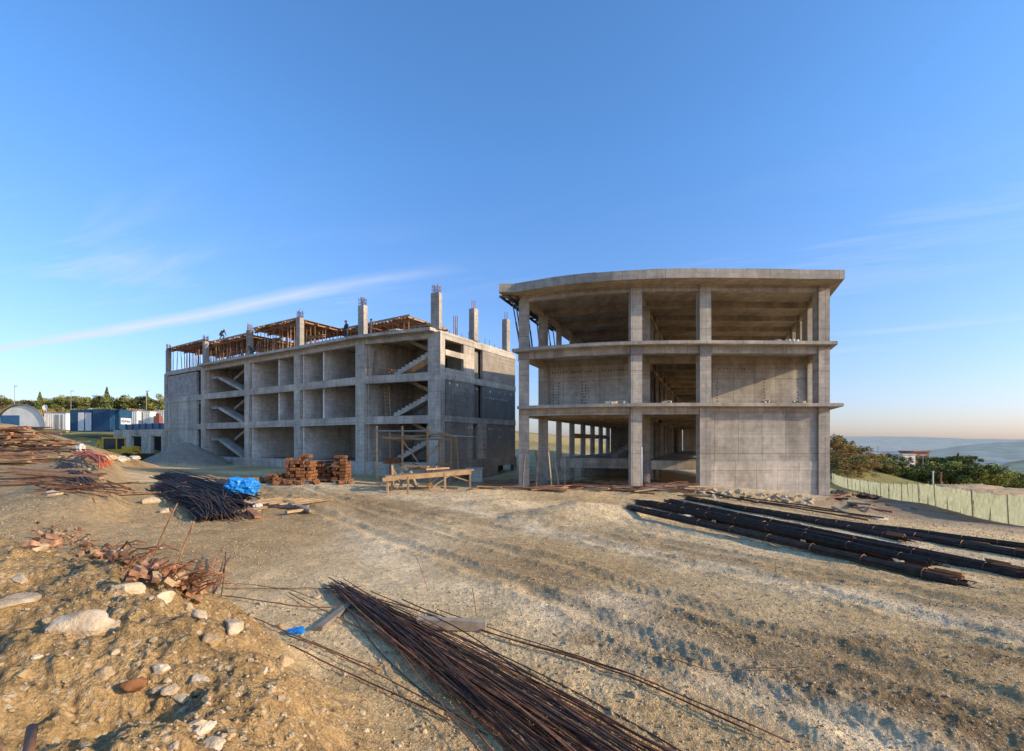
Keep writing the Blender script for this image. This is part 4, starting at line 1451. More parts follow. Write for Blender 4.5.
def bundle(a, b, w, h, nrod, r, mat, label, group=None, ties=5, end_mat=None, seed=1, cat='bar bundle', wob=.02, name='rebar_bundle', lift=0.0):
    q = np.random.default_rng(seed)
    a, b = V(a), V(b)
    d = (b - a).normalized()
    s = V((-d.y, d.x, 0)).normalized()
    up = V((0, 0, 1))
    L = (b - a).length
    n = 12
    tt = np.linspace(0, 1, n)
    px = np.array([(a + (b - a) * t).x for t in tt])
    py = np.array([(a + (b - a) * t).y for t in tt])
    g = terrain(px, py, True)
    straight = np.linspace(a.z, b.z, n)
    base = np.maximum(g, straight) * .5 + straight * .5 + lift
    mb = MB()
    for i in range(nrod):
        ang = q.uniform(0, 2 * math.pi)
        k = math.sqrt(q.random())
        u, v = k * math.cos(ang) * w / 2, h / 2 + k * math.sin(ang) * h / 2
        e0, e1 = q.normal(0, .3), q.normal(0, .22)
        pts = []
        c = q.normal(0, wob)
        for j, t in enumerate(tt):
            p = a + d * (t * L + (e0 if j == 0 else e1 if j == n - 1 else 0)) + s * (u + c * math.sin(3 * t + i) + .04 * math.sin(4 * t)) 
            pts.append(V((p.x, p.y, float(base[j]) + max(v, r) + c * .4 * math.sin(5 * t + i))))
        mb.tube(pts, r, 5)
    # packed core keeps light from leaking through
    core = []
    for j, t in enumerate(tt[1:-1]):
        p = a + d * (t * L)
        core.append((p.x, p.y, float(base[j + 1]) + h * .45))
    mb.tube(core, min(w, h) * .24, 8)
    o = mb.build(name, mat)
    tag(o, label, cat, group)
    for k in range(ties):
        t = (k + .6) / ties
        j = t * (n - 1)
        z = float(np.interp(j, np.arange(n), base))
        p = a + d * (t * L) + s * (.04 * math.sin(4 * t))
        ring = []
        for m_ in range(11):
            an = 2 * math.pi * m_ / 10
            q_ = p + s * (math.cos(an) * (w / 2 + .015))
            ring.append(V((q_.x, q_.y, z + h / 2 + math.sin(an) * (h / 2 + .015))))
        MB().tube(ring, .012, 5).build('tie_wire', M['rust'], o)
    return o


def gp(px, py):
    return on_ground(px, py)


# black bundles stacked on the right of the yard
bl = [((632, 511), (953, 584), .34, .30, 40, 'nearest and thickest black bar bundle, ending in bright rust at its right end', 31),
      ((655, 506), (1019, 578), .32, .28, 36, 'black bar bundle second from the front, its rusty end near the right picture edge', 32),
      ((640, 505), (880, 559), .30, .26, 34, 'shorter black bundle squeezed between the two front bundles', 33),
      ((732, 509), (1040, 561), .34, .28, 36, 'long black bundle third from the front, running out towards the fence', 34),
      ((690, 501), (900, 541), .28, .24, 30, 'black bundle at the back of the stack, starting by the rubble bank', 35),
      ((648, 508), (925, 571), .30, .24, 30, 'black bundle lying on top of the nearest pair of bundles', 37),
      ((672, 504), (1005, 573), .30, .26, 30, 'black bundle wedged behind the second bundle from the front', 38),
      ((800, 520), (1050, 552), .26, .22, 26, 'rearmost black bundle lying farthest to the right', 36)]
for (a, b, w_, h_, nr, lab, sdd) in bl:
    pa, pb = gp(*a), gp(*b)
    o = bundle(pa, pb, w_ * .9, h_ * .72, nr + 45, .016, M['rust_dark' if sdd in (33, 35, 38) else 'steel_black'], lab, 'black bar bundles on the right', 8, seed=sdd, lift=.16 if sdd in (37, 40) else 0., wob=.035)
    d = (pb - pa).normalized()
    cap = MB()
    q = np.random.default_rng(sdd)
    for k in range(16):
        an = q.uniform(0, 6.28)
        kk = math.sqrt(q.random()) * .9
        s = V((-d.y, d.x, 0)).normalized()
        c = pb + d * (.02 + .16 * q.random()) + s * (kk * math.cos(an) * w_ / 2) + V((0, 0, h_ / 2 + kk * math.sin(an) * h_ / 2 + .01))
        cap.tube([c - d * .5, c], .029, 6)
    cap.build('rusty_bar_end', M['rust_bright'], o)
for i, (px, py) in enumerate(((705, 522), (790, 541), (880, 562))):
    g = gp(px, py)
    tag(MB().box((g.x + .5, g.y + .2, g.z + .05), (.14, 2.6, .12), -.5).build('timber_bearer', M['timber_grey']), ('grey bearer under the left third of the black bundles', 'grey bearer under the middle of the black bundles', 'grey bearer under the right third of the black bundles')[i], 'bearer')
for i, (a, b) in enumerate((((706, 494), (884, 521)), ((716, 497), (868, 523)), ((740, 499), (835, 512)), ((760, 512), (990, 548)))):
    pa, pb = gp(*a), gp(*b)
    P = drape(pa, pb, 14, .06, .03, .1)
    tag(MB().tube(P, .035, 6).build('steel_bar', M['rust_dark'], smooth=True), 'thin rusty bar lying loose behind the black bundles', 'steel bar', 'loose bars behind the black bundles')
for i, (px, py, L, rz, m) in enumerate(((690, 518, .9, .3, 'bag'), (788, 525, .8, -.4, 'timber'), (880, 520, .6, .2, 'bag'), (862, 517, .9, -.5, 'timber'), (700, 497, 1.6, -.15, 'timber'), (760, 503, .8, .5, 'timber_grey'))):
    g = gp(px, py)
    tag(MB().box((g.x, g.y, g.z + .06), (L, .22, .07), rz, (.05, .06)).build('timber_offcut', M[m]), ('pale offcut at the left end of the black bundles', 'yellowish offcut lying across the black bundles', 'white offcut beyond the black bundles near the fence', 'short offcut behind the black bundles, left of the white one', 'long offcut along the rubble bank under the right column', 'grey offcut on the rubble bank')[i], 'offcut')

# dark bundles left of the centre, blue tarp, timber
dk = [((158, 489), (222, 520), 'leftmost dark bundle of the stack by the road'), ((166, 484), (232, 517), 'second dark bundle from the left by the road'), ((172, 480), (246, 511), 'dark bundle in the middle of the stack by the road'),
      ((160, 478), (250, 502), 'long dark bundle running up to the blue sheet'), ((168, 476), (252, 497), 'rearmost dark bundle behind the blue sheet'), ((180, 493), (210, 521), 'short fanned dark bundle at the near left of the stack')]
for i, (a, b, lab) in enumerate(dk):
    bundle(gp(*a), gp(*b), .95, .26, 46, .026, M['rust_dark' if i % 3 == 1 else 'steel_black'], lab, 'dark bundles by the road', 2, seed=50 + i, wob=.16)
for i in range(30):
    g0, g1 = gp(165 + rng.uniform(0, 50) if i > 11 else 182 + i * 3 + rng.normal(0, 2), 497 + rng.normal(0, 3)), gp(206 + (i % 12) * 4, 521 + rng.normal(0, 1.5))
    P = [p + V((0, 0, .45 * math.sin(math.pi * k / 13) + .1)) for k, p in enumerate(drape(g0, g1, 14, 0, .02, .25))]
    tag(MB().tube(P, .022, 5).build('bent_rod', M['rust_dark'], smooth=True), 'thin bent dark bar arching over the dark bundles by the road', 'steel bar', 'bent bars over the dark bundles')
g = gp(243, 497)


def crumple(name, c, sx, sy, sz, mat, seed, sub=4, amp=.3, flat=.0):
    bm = bmesh.new()
    bmesh.ops.create_icosphere(bm, subdivisions=sub, radius=1)
    off = V((seed * 3.1, seed * 1.7, seed * .9))
    for v in bm.verts:
        n1 = mnoise.noise(v.co * 1.6 + off)
        n2 = mnoise.noise(v.co * 4.2 + off)
        n3 = abs(mnoise.noise(v.co * 8 + off))
        v.co *= 1 + amp * n1 + amp * .5 * n2 + amp * .3 * n3
        v.co.z = max(v.co.z, -flat) if flat else v.co.z
        v.co = V((v.co.x * sx, v.co.y * sy, v.co.z * sz))
    me = bpy.data.meshes.new(name)
    bm.to_mesh(me)
    bm.free()
    me.materials.append(mat)
    o = bpy.data.objects.new(name, me)
    COL.objects.link(o)
    o.location = c
    return o


tag(crumple('tarp', g + V((0, 0, .45)), .72, .6, .5, M['tarp'], 3, 5, .42, .7), 'crumpled bright blue plastic sheet on the dark bundles by the road', 'tarp')
# pallet with loose boards right of the sheet
pal = thing('timber_pallet', 'low pallet of reddish boards just right of the blue sheet', 'pallet', gp(284, 507))
pg = gp(284, 507)
for i in range(6):
    c = pg + V((-1.6 + i * .55, .9 - i * .12, .2))
    MB().box(c, (.22, 2.3, .06), -.5 + rng.normal(0, .05)).build('board', M['timber'], pal)
for s in (-.8, .8):
    MB().bar(pg + V((-1.7, s + .7, .1)), pg + V((1.4, s + .1, .1)), .12, .14).build('bearer', M['timber_grey'], pal)
for i, (a, b, m, lab) in enumerate((((228, 507), (262, 501), 'timber', 'pale board lying in front of the blue sheet'), ((250, 499), (258, 509), 'timber_grey', 'grey board tilted against the blue sheet'), ((232, 516), (266, 510), 'timber', 'long board before the dark bundles, lower left of the pallet'), ((246, 511), (258, 520), 'timber_red', 'short reddish board crossing the long board'),
                                    ((285, 505), (312, 514), 'timber_grey', 'thin grey board at the right end of the pallet'), ((286, 516), (305, 513), 'timber', 'thick pale beam at the near right corner of the pallet'), ((208, 478), (240, 488), 'timber', 'pale board on bare soil behind the dark bundles'), ((222, 482), (236, 484), 'timber', 'short pale board behind the blue sheet'))):
    pa, pb = gp(*a), gp(*b)
    tag(MB().bar(pa + V((0, 0, .16)), pb + V((0, 0, .12)), .24, .1).build('timber_board', M[m]), lab, 'board')
tag(crumple('white_sack', gp(257, 511) + V((0, 0, .12)), .22, .2, .2, M['bag'], 5, 3), 'small white sack between the dark bundles and the pallet', 'sack')

# ------------------------------------------------------------------ brick stacks and work bench before the left building


def brick_stack(px0, px1, py, h, dep, label, seed):
    q = np.random.default_rng(seed)
    g = gp((px0 + px1) / 2, py)
    Wd = (px1 - px0) / F * g.y
    root = thing('brick_stack', label, 'brick stack', g, 'brick stacks before the grey shell')
    rows = int(h / .2)
    n = max(2, int(Wd / .3))
    mb = MB()
    for r_ in range(rows):
        for i in range(n):
            for k in range(2):
                if (r_ >= rows - 2 and q.random() < .38) or q.random() < .05:
                    continue
                mb.box((g.x - Wd / 2 + (i + .5) * Wd / n + q.normal(0, .035), g.y + k * dep / 2 + q.normal(0, .06), g.z + .18 + r_ * .2 + .09), (Wd / n * q.uniform(.72, .95), dep / 2 * .94, .165), q.normal(0, .09))
    mb.build('bricks', M['brick'], root)
    for s in (-.3, .3):
        MB().box((g.x + s * Wd, g.y + dep * .25, g.z + .06), (.12, dep + .2, .14)).build('pallet_runner', M['timber_grey'], root)
    MB().box((g.x, g.y + dep * .25, g.z + .155), (Wd + .1, dep + .2, .04)).build('pallet_deck', M['timber_grey'], root)


brick_stack(287, 312, 483, 1.65, 1.2, 'leftmost of three orange brick stacks before the grey shell', 1)
brick_stack(313.5, 332, 482, 1.25, 1.1, 'middle and lowest of three orange brick stacks before the grey shell', 2)
brick_stack(333.5, 347.5, 483, 1.6, 1.0, 'rightmost and narrowest of three orange brick stacks before the grey shell', 3)
for i in range(80):
    g = gp(rng.uniform(262, 352) if i < 34 else rng.normal(278, 6), rng.uniform(479.5, 485))
    o = MB().box((g.x, g.y, g.z + .1 + .45 * max(0, 1 - abs((g.x + 14.8) / 1.0)) * rng.random()), (.34, .2, .2), rng.uniform(0, 3), (rng.uniform(-.5, .5), rng.uniform(-.5, .5))).build('loose_brick', M['brick'])
    tag(o, 'loose orange brick fallen on the soil around the brick stacks', 'brick', 'loose bricks round the stacks')

# scaffold of poles, Y about 36
sc_ = thing('pole_scaffold', 'rough scaffold of thin poles before the corner of the grey shell', 'scaffold', gp(425, 484))
Ys = 35.5


def pole(a, b, ya=Ys, yb=Ys, r=.05, nm='pole', m='timber_grey'):
    p, q = at(*a, ya), at(*b, yb)
    if b[1] > 476 or nm == 'pole':
        pass
    return MB().tube([p, q], r, 7).build(nm, M[m], sc_)


def gz(px, Y):
    x = at_x(px, Y)
    return tz(x, Y)


def upright(px, pytop, Y, lean=0., nm='pole', r=.075, m='timber'):
    x = at_x(px, Y)
    top = at(px + lean, pytop, Y)
    MB().tube([(x, Y, tz(x, Y) - .05), top], r, 7).build(nm, M[m], sc_)


for px, pt, Y, ln in ((377, 426, 35.5, 0), (402.5, 426, 35.2, 0), (427.5, 426, 35, 0), (390, 431, 37.5, 0), (439, 438, 37, 0), (451.5, 435.5, 35.3, 0), (460, 436, 35.5, -4)):
    upright(px, pt, Y, ln)
for a, b, ya, yb, m in (((375, 431), (428, 431), 35.4, 35, 'steel'), ((427, 430), (458, 437), 35, 35.4, 'timber'), ((383, 438), (428, 440), 36.8, 36, 'timber_grey'), ((400, 438), (440, 434), 35.2, 37, 'timber'), ((403, 441), (418, 462), 35.2, 35.4, 'timber'), ((441, 441), (428, 458), 36.6, 35.2, 'timber'), ((430, 434), (475, 437), 35.4, 36, 'steel')):
    pole(a, b, ya, yb, .05, 'brace', m)
for a, b, ya in (((383, 437), (405, 438.5), 35.1), ((426, 432.5), (457, 437), 35.6), ((383, 463), (396, 463), 36.4)):
    p, q = at(*a, ya), at(*b, ya)
    MB().bar(p, q, .5, .07).build('platform_plank', M['timber'], sc_)
for i in range(12):
    a_ = at(rng.uniform(376, 400), rng.uniform(434, 442), rng.uniform(34.8, 37))
    b_ = at(rng.uniform(420, 460), rng.uniform(433, 441), rng.uniform(34.8, 37))
    if i > 6:
        a_ = at(rng.uniform(378, 440), rng.uniform(462, 470), 35.3)
        b_ = at(a_.x * 480 / a_.y + 512 + rng.uniform(12, 30), rng.uniform(462, 472), 36)
    MB().bar(a_, b_, rng.uniform(.12, .25), .07).build('platform_plank', M['timber' if i % 2 else 'timber_grey'], sc_)
tag(MB().box(tuple(at(393, 460.5, 36.4)), (1.1, .7, .45), .1).build('brick_crate', M['brick']), 'reddish block pile on the low platform of the pole scaffold', 'block pile')
wb = thing('work_bench', 'long timber work bench on trestle legs before the pole scaffold', 'bench', gp(430, 490))
Yb = 26.4
p0, p1 = at(385, 476.5, Yb), at(472, 469.5, Yb + 1.6)
MB().bar(p0, p1, 1.0, .07).build('bench_top', M['timber'], wb)
MB().bar(p0 + V((0, -.5, -.14)), p1 + V((0, -.5, -.14)), .06, .2).build('apron', M['timber'], wb)
for px, Y in ((387.5, 26.1), (408, 26.0), (445, 27.0), (470, 27.8), (392, 27.2), (430, 27.6)):
    x = at_x(px, Y)
    t = (x - p0.x) / (p1.x - p0.x)
    MB().bar((x, Y, tz(x, Y) - .05), (x, Y, lerp(p0.z, p1.z, t) - .04), .12, .1).build('leg', M['timber'], wb)
for a, b, Y in (((447, 474), (468, 481), 27.2), ((396, 490), (408, 478), 26.1), ((427, 486), (443, 474), 27.4)):
    MB().bar(at(*a, Y), at(*b, Y), .1, .06).build('brace', M['timber'], wb)
for i in range(9):
    c = at(rng.uniform(400, 450), 470 - .03 * i, Yb + .9)
    tag(MB().box((c.x, c.y + rng.uniform(-.4, .4), c.z + .05 + .02 * i), (rng.uniform(.5, 1.4), .14, .1), rng.uniform(-.4, .4), (0, rng.uniform(-.1, .1))).build('timber_offcut', M['timber_grey'] if i % 2 else M['timber']), 'timber offcut lying on top of the long work bench', 'offcut', 'offcuts on the work bench')
for i in range(8):
    a_ = gp(rng.uniform(384, 466), rng.uniform(484, 491))
    b_ = V((a_.x + rng.normal(0, .8), a_.y + rng.uniform(.2, 1.2), a_.z + rng.uniform(.7, 1.5)))
    tag(MB().bar(a_, b_, .12, .06).build('timber_board', M['timber' if i % 2 else 'timber_grey']), 'board leaning askew against the long work bench', 'board', 'boards leaning on the work bench')
g = gp(475, 482)
bx_ = thing('concrete_chest', 'pale chest with a slab lid at the right end of the work bench', 'chest', g)
MB().box((g.x, g.y + .6, g.z + .55), (1.15, 1.0, 1.15), .15).build('body', M['plaster'], bx_)
MB().box((g.x - .12, g.y + .55, g.z + 1.19), (1.6, 1.3, .12), .15).build('lid', M['bag'], bx_)
for i in range(10):
    g = gp(rng.uniform(355, 470), rng.uniform(482, 490))
    a = rng.uniform(-.5, .5)
    L = rng.uniform(.8, 2.2)
    tag(MB().box((g.x, g.y, g.z + .06), (L, .15, .08), a, (0, rng.uniform(-.05, .05))).build('timber_board', M['timber' if i % 2 else 'timber_grey']), 'scrap board lying on the soil around the work bench', 'board', 'scrap boards round the work bench')

# litter before the right hand building: boards, rusty bars, red strips
for i in range(130):
    px = rng.uniform(488, 692)
    py = rng.uniform(481, 492) + (px - 590) * .012
    g = gp(px, py)
    L = rng.uniform(.7, 3.2)
    a = rng.normal(-.05, .35)
    k = rng.random()
    if k < .45:
        o = MB().box((g.x, g.y, g.z + .05 + .12 * rng.random()), (L, rng.uniform(.1, .25), .06), a, (rng.uniform(-.1, .1), rng.uniform(-.08, .08))).build('timber_board', M[('timber', 'timber_grey', 'timber_red')[i % 3]])
        tag(o, 'scrap board strewn on the soil before the curved roof building', 'board', 'scrap boards before the curved roof building')
    else:
        d = V((math.cos(a), math.sin(a), 0)) * L * .7
        P = drape((g.x - d.x, g.y - d.y), (g.x + d.x, g.y + d.y), 8, .05 + .15 * rng.random(), .02, .12)
        o = MB().tube(P, .032, 5).build('steel_bar', M['rust' if i % 3 else 'timber_red'], smooth=True)
        tag(o, 'rusty bar strewn on the soil before the curved roof building', 'steel bar', 'bars before the curved roof building')
# bits by the left foot of the building
for i, (px, L) in enumerate(((522, 2.2), (536, 3.0), (541, 2.4), (552, 2.7), (559, 1.8), (565, 2.1))):
    Y = 30 + .5 * (i % 3)
    x = at_x(px, Y)
    tag(MB().bar((x, Y, tz(x, Y) - .05), (x + rng.normal(0, .2), Y + .3, tz(x, Y) + L), .09, .06).build('timber_post', M['timber_grey']), 'thin post leaning by the left foot of the curved roof building', 'post', 'posts at the left foot')
x = at_x(641.5, 28.55)
tag(MB().tube([(x, 28.55, tz(x, 28.55) - .02), (x, 28.55, 2.9)], .05, 8).build('drain_pipe', M['bag'], smooth=True), 'pale upright pipe against the column left of the corridor', 'pipe')

# ------------------------------------------------------------------ left terrace: timber, bar piles, net, red bundle


def pile(label, name, cat, px0, px1, py0, py1, n, Lr, w, h, mats, seed, group=None, ang=0., lift=.0, jitter=.25):
    """individual pieces lying on each other"""
    q = np.random.default_rng(seed)
    for i in range(n):
        g = gp(q.uniform(px0, px1), q.uniform(py0, py1))
        L = q.uniform(*Lr)
        o = MB().box((g.x, g.y, g.z + h / 2 + lift * q.random()), (L, w * q.uniform(.7, 1.2), h * q.uniform(.7, 1.2)), ang + q.normal(0, jitter), (q.uniform(-.06, .06), q.uniform(-.1, .1))).build(name, M[mats[i % len(mats)]])
        tag(o, label, cat, group)


pile('reddish plank lying on the soil heap at the far left', 'timber_plank', 'plank', -6, 62, 430, 449, 34, (1.5, 4.5), .22, .1, ('timber_red', 'timber_red', 'rust', 'timber'), 71, 'reddish planks on the far left heap', -.05, .35)
pile('dark rusty bar lying on the far left heap below the reddish planks', 'steel_bar', 'steel bar', -6, 66, 444, 455, 34, (1.5, 5), .08, .07, ('rust_dark', 'rust', 'rust_dark'), 72, 'dark bars on the far left heap', .05, .3)
pile('long reddish plank in the upper flat stack on the left terrace', 'timber_plank', 'plank', -4, 50, 459, 465, 14, (3.5, 6), .25, .1, ('timber_red', 'timber'), 73, 'planks of the upper flat stack', .0, .4, .05)
pile('long reddish plank in the lower flat stack on the left terrace', 'timber_plank', 'plank', 18, 62, 473, 483, 14, (3.0, 5.5), .25, .1, ('timber_red', 'timber', 'timber'), 74, 'planks of the lower flat stack', .02, .35, .06)
pile('rusty bar in the tangle beside the lower flat plank stack', 'steel_bar', 'steel bar', 50, 122, 486, 499, 24, (1.5, 4.5), .05, .05, ('rust', 'rust_dark', 'rust'), 75, 'bars tangled on the terrace edge', -.15, .3, .3)
for i in range(14):
    a, b = gp(62 + rng.normal(0, 4), 465 + rng.normal(0, 2)), gp(90 + rng.normal(0, 9), 489 + rng.normal(0, 3))
    P = [p + V((0, 0, .25 * math.sin(k / 11 * math.pi))) for k, p in enumerate(drape(a, b, 12, .04, .03, .3))]
    tag(MB().tube(P, .03, 5).build('steel_bar', M['rust_dark'], smooth=True), 'dark rusty bar sliding down the slope of the terrace', 'steel bar', 'bars on the terrace slope')
for i in range(16):
    a, b = gp(91 + rng.normal(0, 3), 457 + rng.normal(0, 2)), gp(107 + rng.normal(0, 4.5), 469 + rng.normal(0, 2.5))
    P = [p + V((0, 0, .35 * math.sin(k / 7 * math.pi))) for k, p in enumerate(drape(a, b, 8, .15, .05, .4))]
    tag(MB().tube(P, .04, 5).build('red_strip', M['red'], smooth=True), 'bright orange red strip heaped at the foot of the soil heap', 'plastic strip', 'orange red strips by the soil heap')
tag(crumple('white_sack', gp(81, 453) + V((0, 0, .3)), .32, .25, .36, M['bag'], 8, 3), 'white sack standing on the crest left of the orange red strips', 'sack')
for i in range(9):
    g = gp(rng.uniform(106, 148), rng.uniform(456, 463))
    tag(crumple('debris_lump', g + V((0, 0, .15)), rng.uniform(.3, .6), .4, rng.uniform(.15, .3), M['bag' if i % 2 else 'rock'], 20 + i, 3), 'pale dusty lump of debris before the retaining wall', 'debris', 'debris lumps before the retaining wall')

# ------------------------------------------------------------------ far left compound
rw = thing('retaining_wall', 'low grey wall with two dark bays left of the grey shell', 'wall', at(145, 455, 66))
Yw = 67.5
xs0, xs1 = at_x(121, Yw + 6), at_x(167, Yw - 1)
za = 5.0
MB().wall((xs0, Yw + 5), (xs1, Yw - 1.2), .5, za - .9, za).build('coping', M['concrete_cool'], rw)
for px0, px1 in ((121, 137), (147, 155.5), (164.5, 168)):
    q_ = [V((lerp(xs0, xs1, (p_ - 121) / 46), lerp(Yw + 5, Yw - 1.2, (p_ - 121) / 46))) for p_ in (px0, min(px1, 167))]
    MB().wall(q_[0], q_[1], .45, -.5, za - .9).build('pier', M['concrete_cool'], rw)
MB().wall((xs0, Yw + 7.5), (xs1 + 1, Yw + 2), .3, -.5, za - .95).build('rear_face', M['hole'], rw)  # near-black sheet painting the shade at the back of the bays
bf = thing('hoarding', 'dark blue hoarding running along the top of the low grey wall', 'hoarding', at(145, 428, 68))
MB().wall((at_x(125, 72.5), 72.8), (at_x(166, 67), 67.2), .1, za + .02, za + .85).build('panel', M['blue_paint'], bf)
for k in range(7):
    t = k / 6
    x, y = lerp(at_x(125, 72.5), at_x(166, 67), t), lerp(72.8, 67.2, t) - .12
    MB().box((x, y, za + .45), (.12, .12, .95)).build('post', M['blue_light'], bf)


def container(px0, px1, py0, py1, Y, dep, mat, label, doors=0, seed=0, name='site_container', cat='site cabin', end=0, white_doors=()):
    a, b = at(px0, py1, Y), at(px1, py1, Y)
    zt = at(px0, py0, Y).z
    root = thing(name, label, cat, ((a.x + b.x) / 2, Y, a.z))
    z0 = a.z
    mb = MB()
    mb.box(((a.x + b.x) / 2, Y + dep / 2, (z0 + zt) / 2), (b.x - a.x, dep, zt - z0))
    n = int((b.x - a.x) / .3)
    for i in range(n):
        mb.box((a.x + (i + .5) * (b.x - a.x) / n, Y - .02, (z0 + zt) / 2), (.12, .05, (zt - z0) * .88))
    mb.build('body', M[mat], root)
    MB().box(((a.x + b.x) / 2, Y + dep / 2, zt + .05), (b.x - a.x + .12, dep + .12, .14)).build('roof', M[mat if mat != 'white_paint' else 'steel'], root)
    for (d0, d1, m) in white_doors:
        MB().box((lerp(a.x, b.x, (d0 + d1) / 2), Y - .06, lerp(z0, zt, .47)), ((b.x - a.x) * (d1 - d0), .08, (zt - z0) * .86)).build('door', M[m], root)
    return root, a, b, z0, zt


container(70, 92.5, 410.5, 431.5, 78, 2.6, 'blue_paint', 'dark blue site cabin with two white doors behind the soil heaps', white_doors=((.38, .64, 'white_paint'), (.70, .97, 'white_paint')))
container(92.8, 110, 409.8, 431.5, 77.5, 2.6, 'blue_paint', 'plain dark blue site cabin right of the one with white doors')
r_, a, b, z0, zt = container(110.3, 119.5, 410, 430, 78.5, 2.6, 'blue_paint', 'dark blue site cabin with a white sign on its lower right')
sx_ = b.x + .06
zs = lerp(z0, zt, .45)
MB().box((sx_, 79.75, zs), (.06, 2.15, 1.05)).build('sign_board', M['white_paint'], r_)
mk = MB()
for k, (yy, zz, w_, h_, rot) in enumerate(((78.98, .08, .5, .1, .5), (79.0, -.12, .45, .1, -.4), (79.3, .0, .1, .5, .2), (79.62, -.04, .34, .12, .2), (79.66, .1, .3, .1, -.1), (79.98, .0, .1, .36, .25), (80.2, .02, .3, .1, .3), (80.24, -.13, .34, .09, .1), (80.5, .0, .1, .34, .2))):
    mk.box((sx_ + .045, yy, zs + zz), (.02, w_, h_), 0, (rot, 0))
mk.build('sign_mark', M['blue_paint'], r_)
container(44, 66, 413, 430, 84, 2.4, 'white_paint', 'light grey site cabin left of the dark blue cabins', white_doors=((.52, .66, 'steel'), (.8, .86, 'steel')))
container(131.5, 137, 411, 424, 90, 2.2, 'white_paint', 'white cabin just right of the blue cabin with the sign')
container(143, 150, 412, 424.5, 91, 2.2, 'tent', 'cream cabin second from the grey shell behind the hoarding')
container(157, 166, 411.5, 425, 89, 2.2, 'tent', 'white cabin partly hidden by the left end of the grey shell')
g = at(158, 424, 86)
tag(MB().box((g.x, g.y, g.z + .6), (1.0, .8, 1.6)).box((g.x + .1, g.y, g.z + 1.6), (.6, .6, .6)).build('red_cabinet', M['roof_tile']), 'small red cabinet behind the hoarding beside the grey shell', 'cabinet')
# tunnel tent
tn = thing('tunnel_tent', 'white arched tunnel tent at the far left', 'tent', at(20, 425, 82))
cx, Yt = at_x(20, 82), 82
zb = at(20, 427, Yt).z
Rw, Rh = 25 / F * Yt, at(20, 404.5, Yt).z - zb
vs, fs = [], []
n = 20
for j, y in enumerate((Yt, Yt + 14)):
    for i in range(n + 1):
        an = math.pi * i / n
        vs.append((cx + Rw * math.cos(an) + (j * -14.0), y, zb + Rh * math.sin(an)))
for i in range(n):
    fs.append((i, i + 1, n + 1 + i + 1, n + 1 + i))
MB().add(vs, fs).build('cover', M['tent'], tn, smooth=True)
MB().add([(cx, Yt + .3, zb)] + [(cx + Rw * .97 * math.cos(math.pi * i / n), Yt + .3, zb + Rh * .97 * math.sin(math.pi * i / n)) for i in range(n + 1)], [(0, i + 1, i + 2) for i in range(n)]).build('end_sheet', M['tent'], tn)
for i in range(3):
    rp_ = [(cx - i * 4.5 + Rw * 1.01 * math.cos(math.pi * k / n), Yt + .02 + i * 4.5, zb + Rh * 1.01 * math.sin(math.pi * k / n)) for k in range(n + 1)]
    MB().tube(rp_, .09, 6).build('hoop', M['steel'], tn)
MB().box((cx - Rw * .45, Yt + .2, zb + 1.0), (Rw * .75, .08, 2.0)).build('door', M['blue_light'], tn)
dsh = thing('satellite_dish', 'white satellite dish on a mast beside the tunnel tent', 'dish', at(45, 412, 83))
c = at(45, 407.5, 83)
vs = [(c.x, c.y + .22, c.z)]
for k in range(16):
    an = 2 * math.pi * k / 16
    vs.append((c.x + .5 * math.cos(an), c.y, c.z + .5 * math.sin(an)))
MB().add(vs, [(0, 1 + k, 1 + (k + 1) % 16) for k in range(16)]).build('reflector', M['white_paint'], dsh)
MB().tube([(c.x, c.y + .25, c.z - 3.2), (c.x, c.y + .25, c.z)], .06).build('mast', M['steel'], dsh)
# loader
ld = thing('backhoe_loader', 'yellow wheeled loader parked below the blue cabins', 'loader', at(116, 456, 60))
c = V((at_x(117, 60), 60, tz(at_x(117, 60), 60)))
MB().box((c.x + .6, c.y, c.z + 1.15), (3.0, 1.5, .8)).box((c.x + 1.7, c.y, c.z + 1.6), (1.2, 1.3, .6)).build('body', M['yellow'], ld)
cabp = MB().box((c.x - .35, c.y, c.z + 2.95), (1.9, 1.5, .14))
for sx in (-1.2, .5):
    for sy in (-.68, .68):
        cabp.bar((c.x + sx, c.y + sy, c.z + 1.5), (c.x + sx, c.y + sy, c.z + 2.9), .1, .1)
cabp.build('cab', M['yellow'], ld)
MB().box((c.x - .35, c.y, c.z + 2.2), (1.55, 1.22, 1.3)).build('cab_glass', M['glass_dark'], ld)
for dx, rr_ in ((-.7, .75), (1.8, .55)):
    for sy in (-.85, .85):
        wv = [(c.x + dx, c.y + sy - .2, c.z + rr_), (c.x + dx, c.y + sy + .2, c.z + rr_)]
        wh = MB().tube(wv, rr_, 18).build('wheel', M['rubber'], ld)
        MB().tube([(c.x + dx, c.y + sy - .215, c.z + rr_), (c.x + dx, c.y + sy + .215, c.z + rr_)], rr_ * .5, 14).build('rim', M['yellow'], wh)
MB().prism([(c.x + 3.1, c.y - 1.1), (c.x + 3.9, c.y - 1.1), (c.x + 3.9, c.y + 1.1), (c.x + 3.1, c.y + 1.1)], c.z + .15, c.z + 1.0).build('bucket', M['rust_dark'], ld)
for sy in (-.6, .6):
    MB().bar((c.x + 1.2, c.y + sy, c.z + 1.7), (c.x + 3.2, c.y + sy, c.z + .8), .16, .22).build('loader_arm', M['yellow'], ld)
MB().bar((c.x - 1.2, c.y, c.z + 1.0), (c.x - 2.2, c.y, c.z + 2.6), .25, .3).bar((c.x - 2.2, c.y, c.z + 2.6), (c.x - 2.9, c.y, c.z + 1.2), .2, .26).build('rear_boom', M['yellow'], ld)

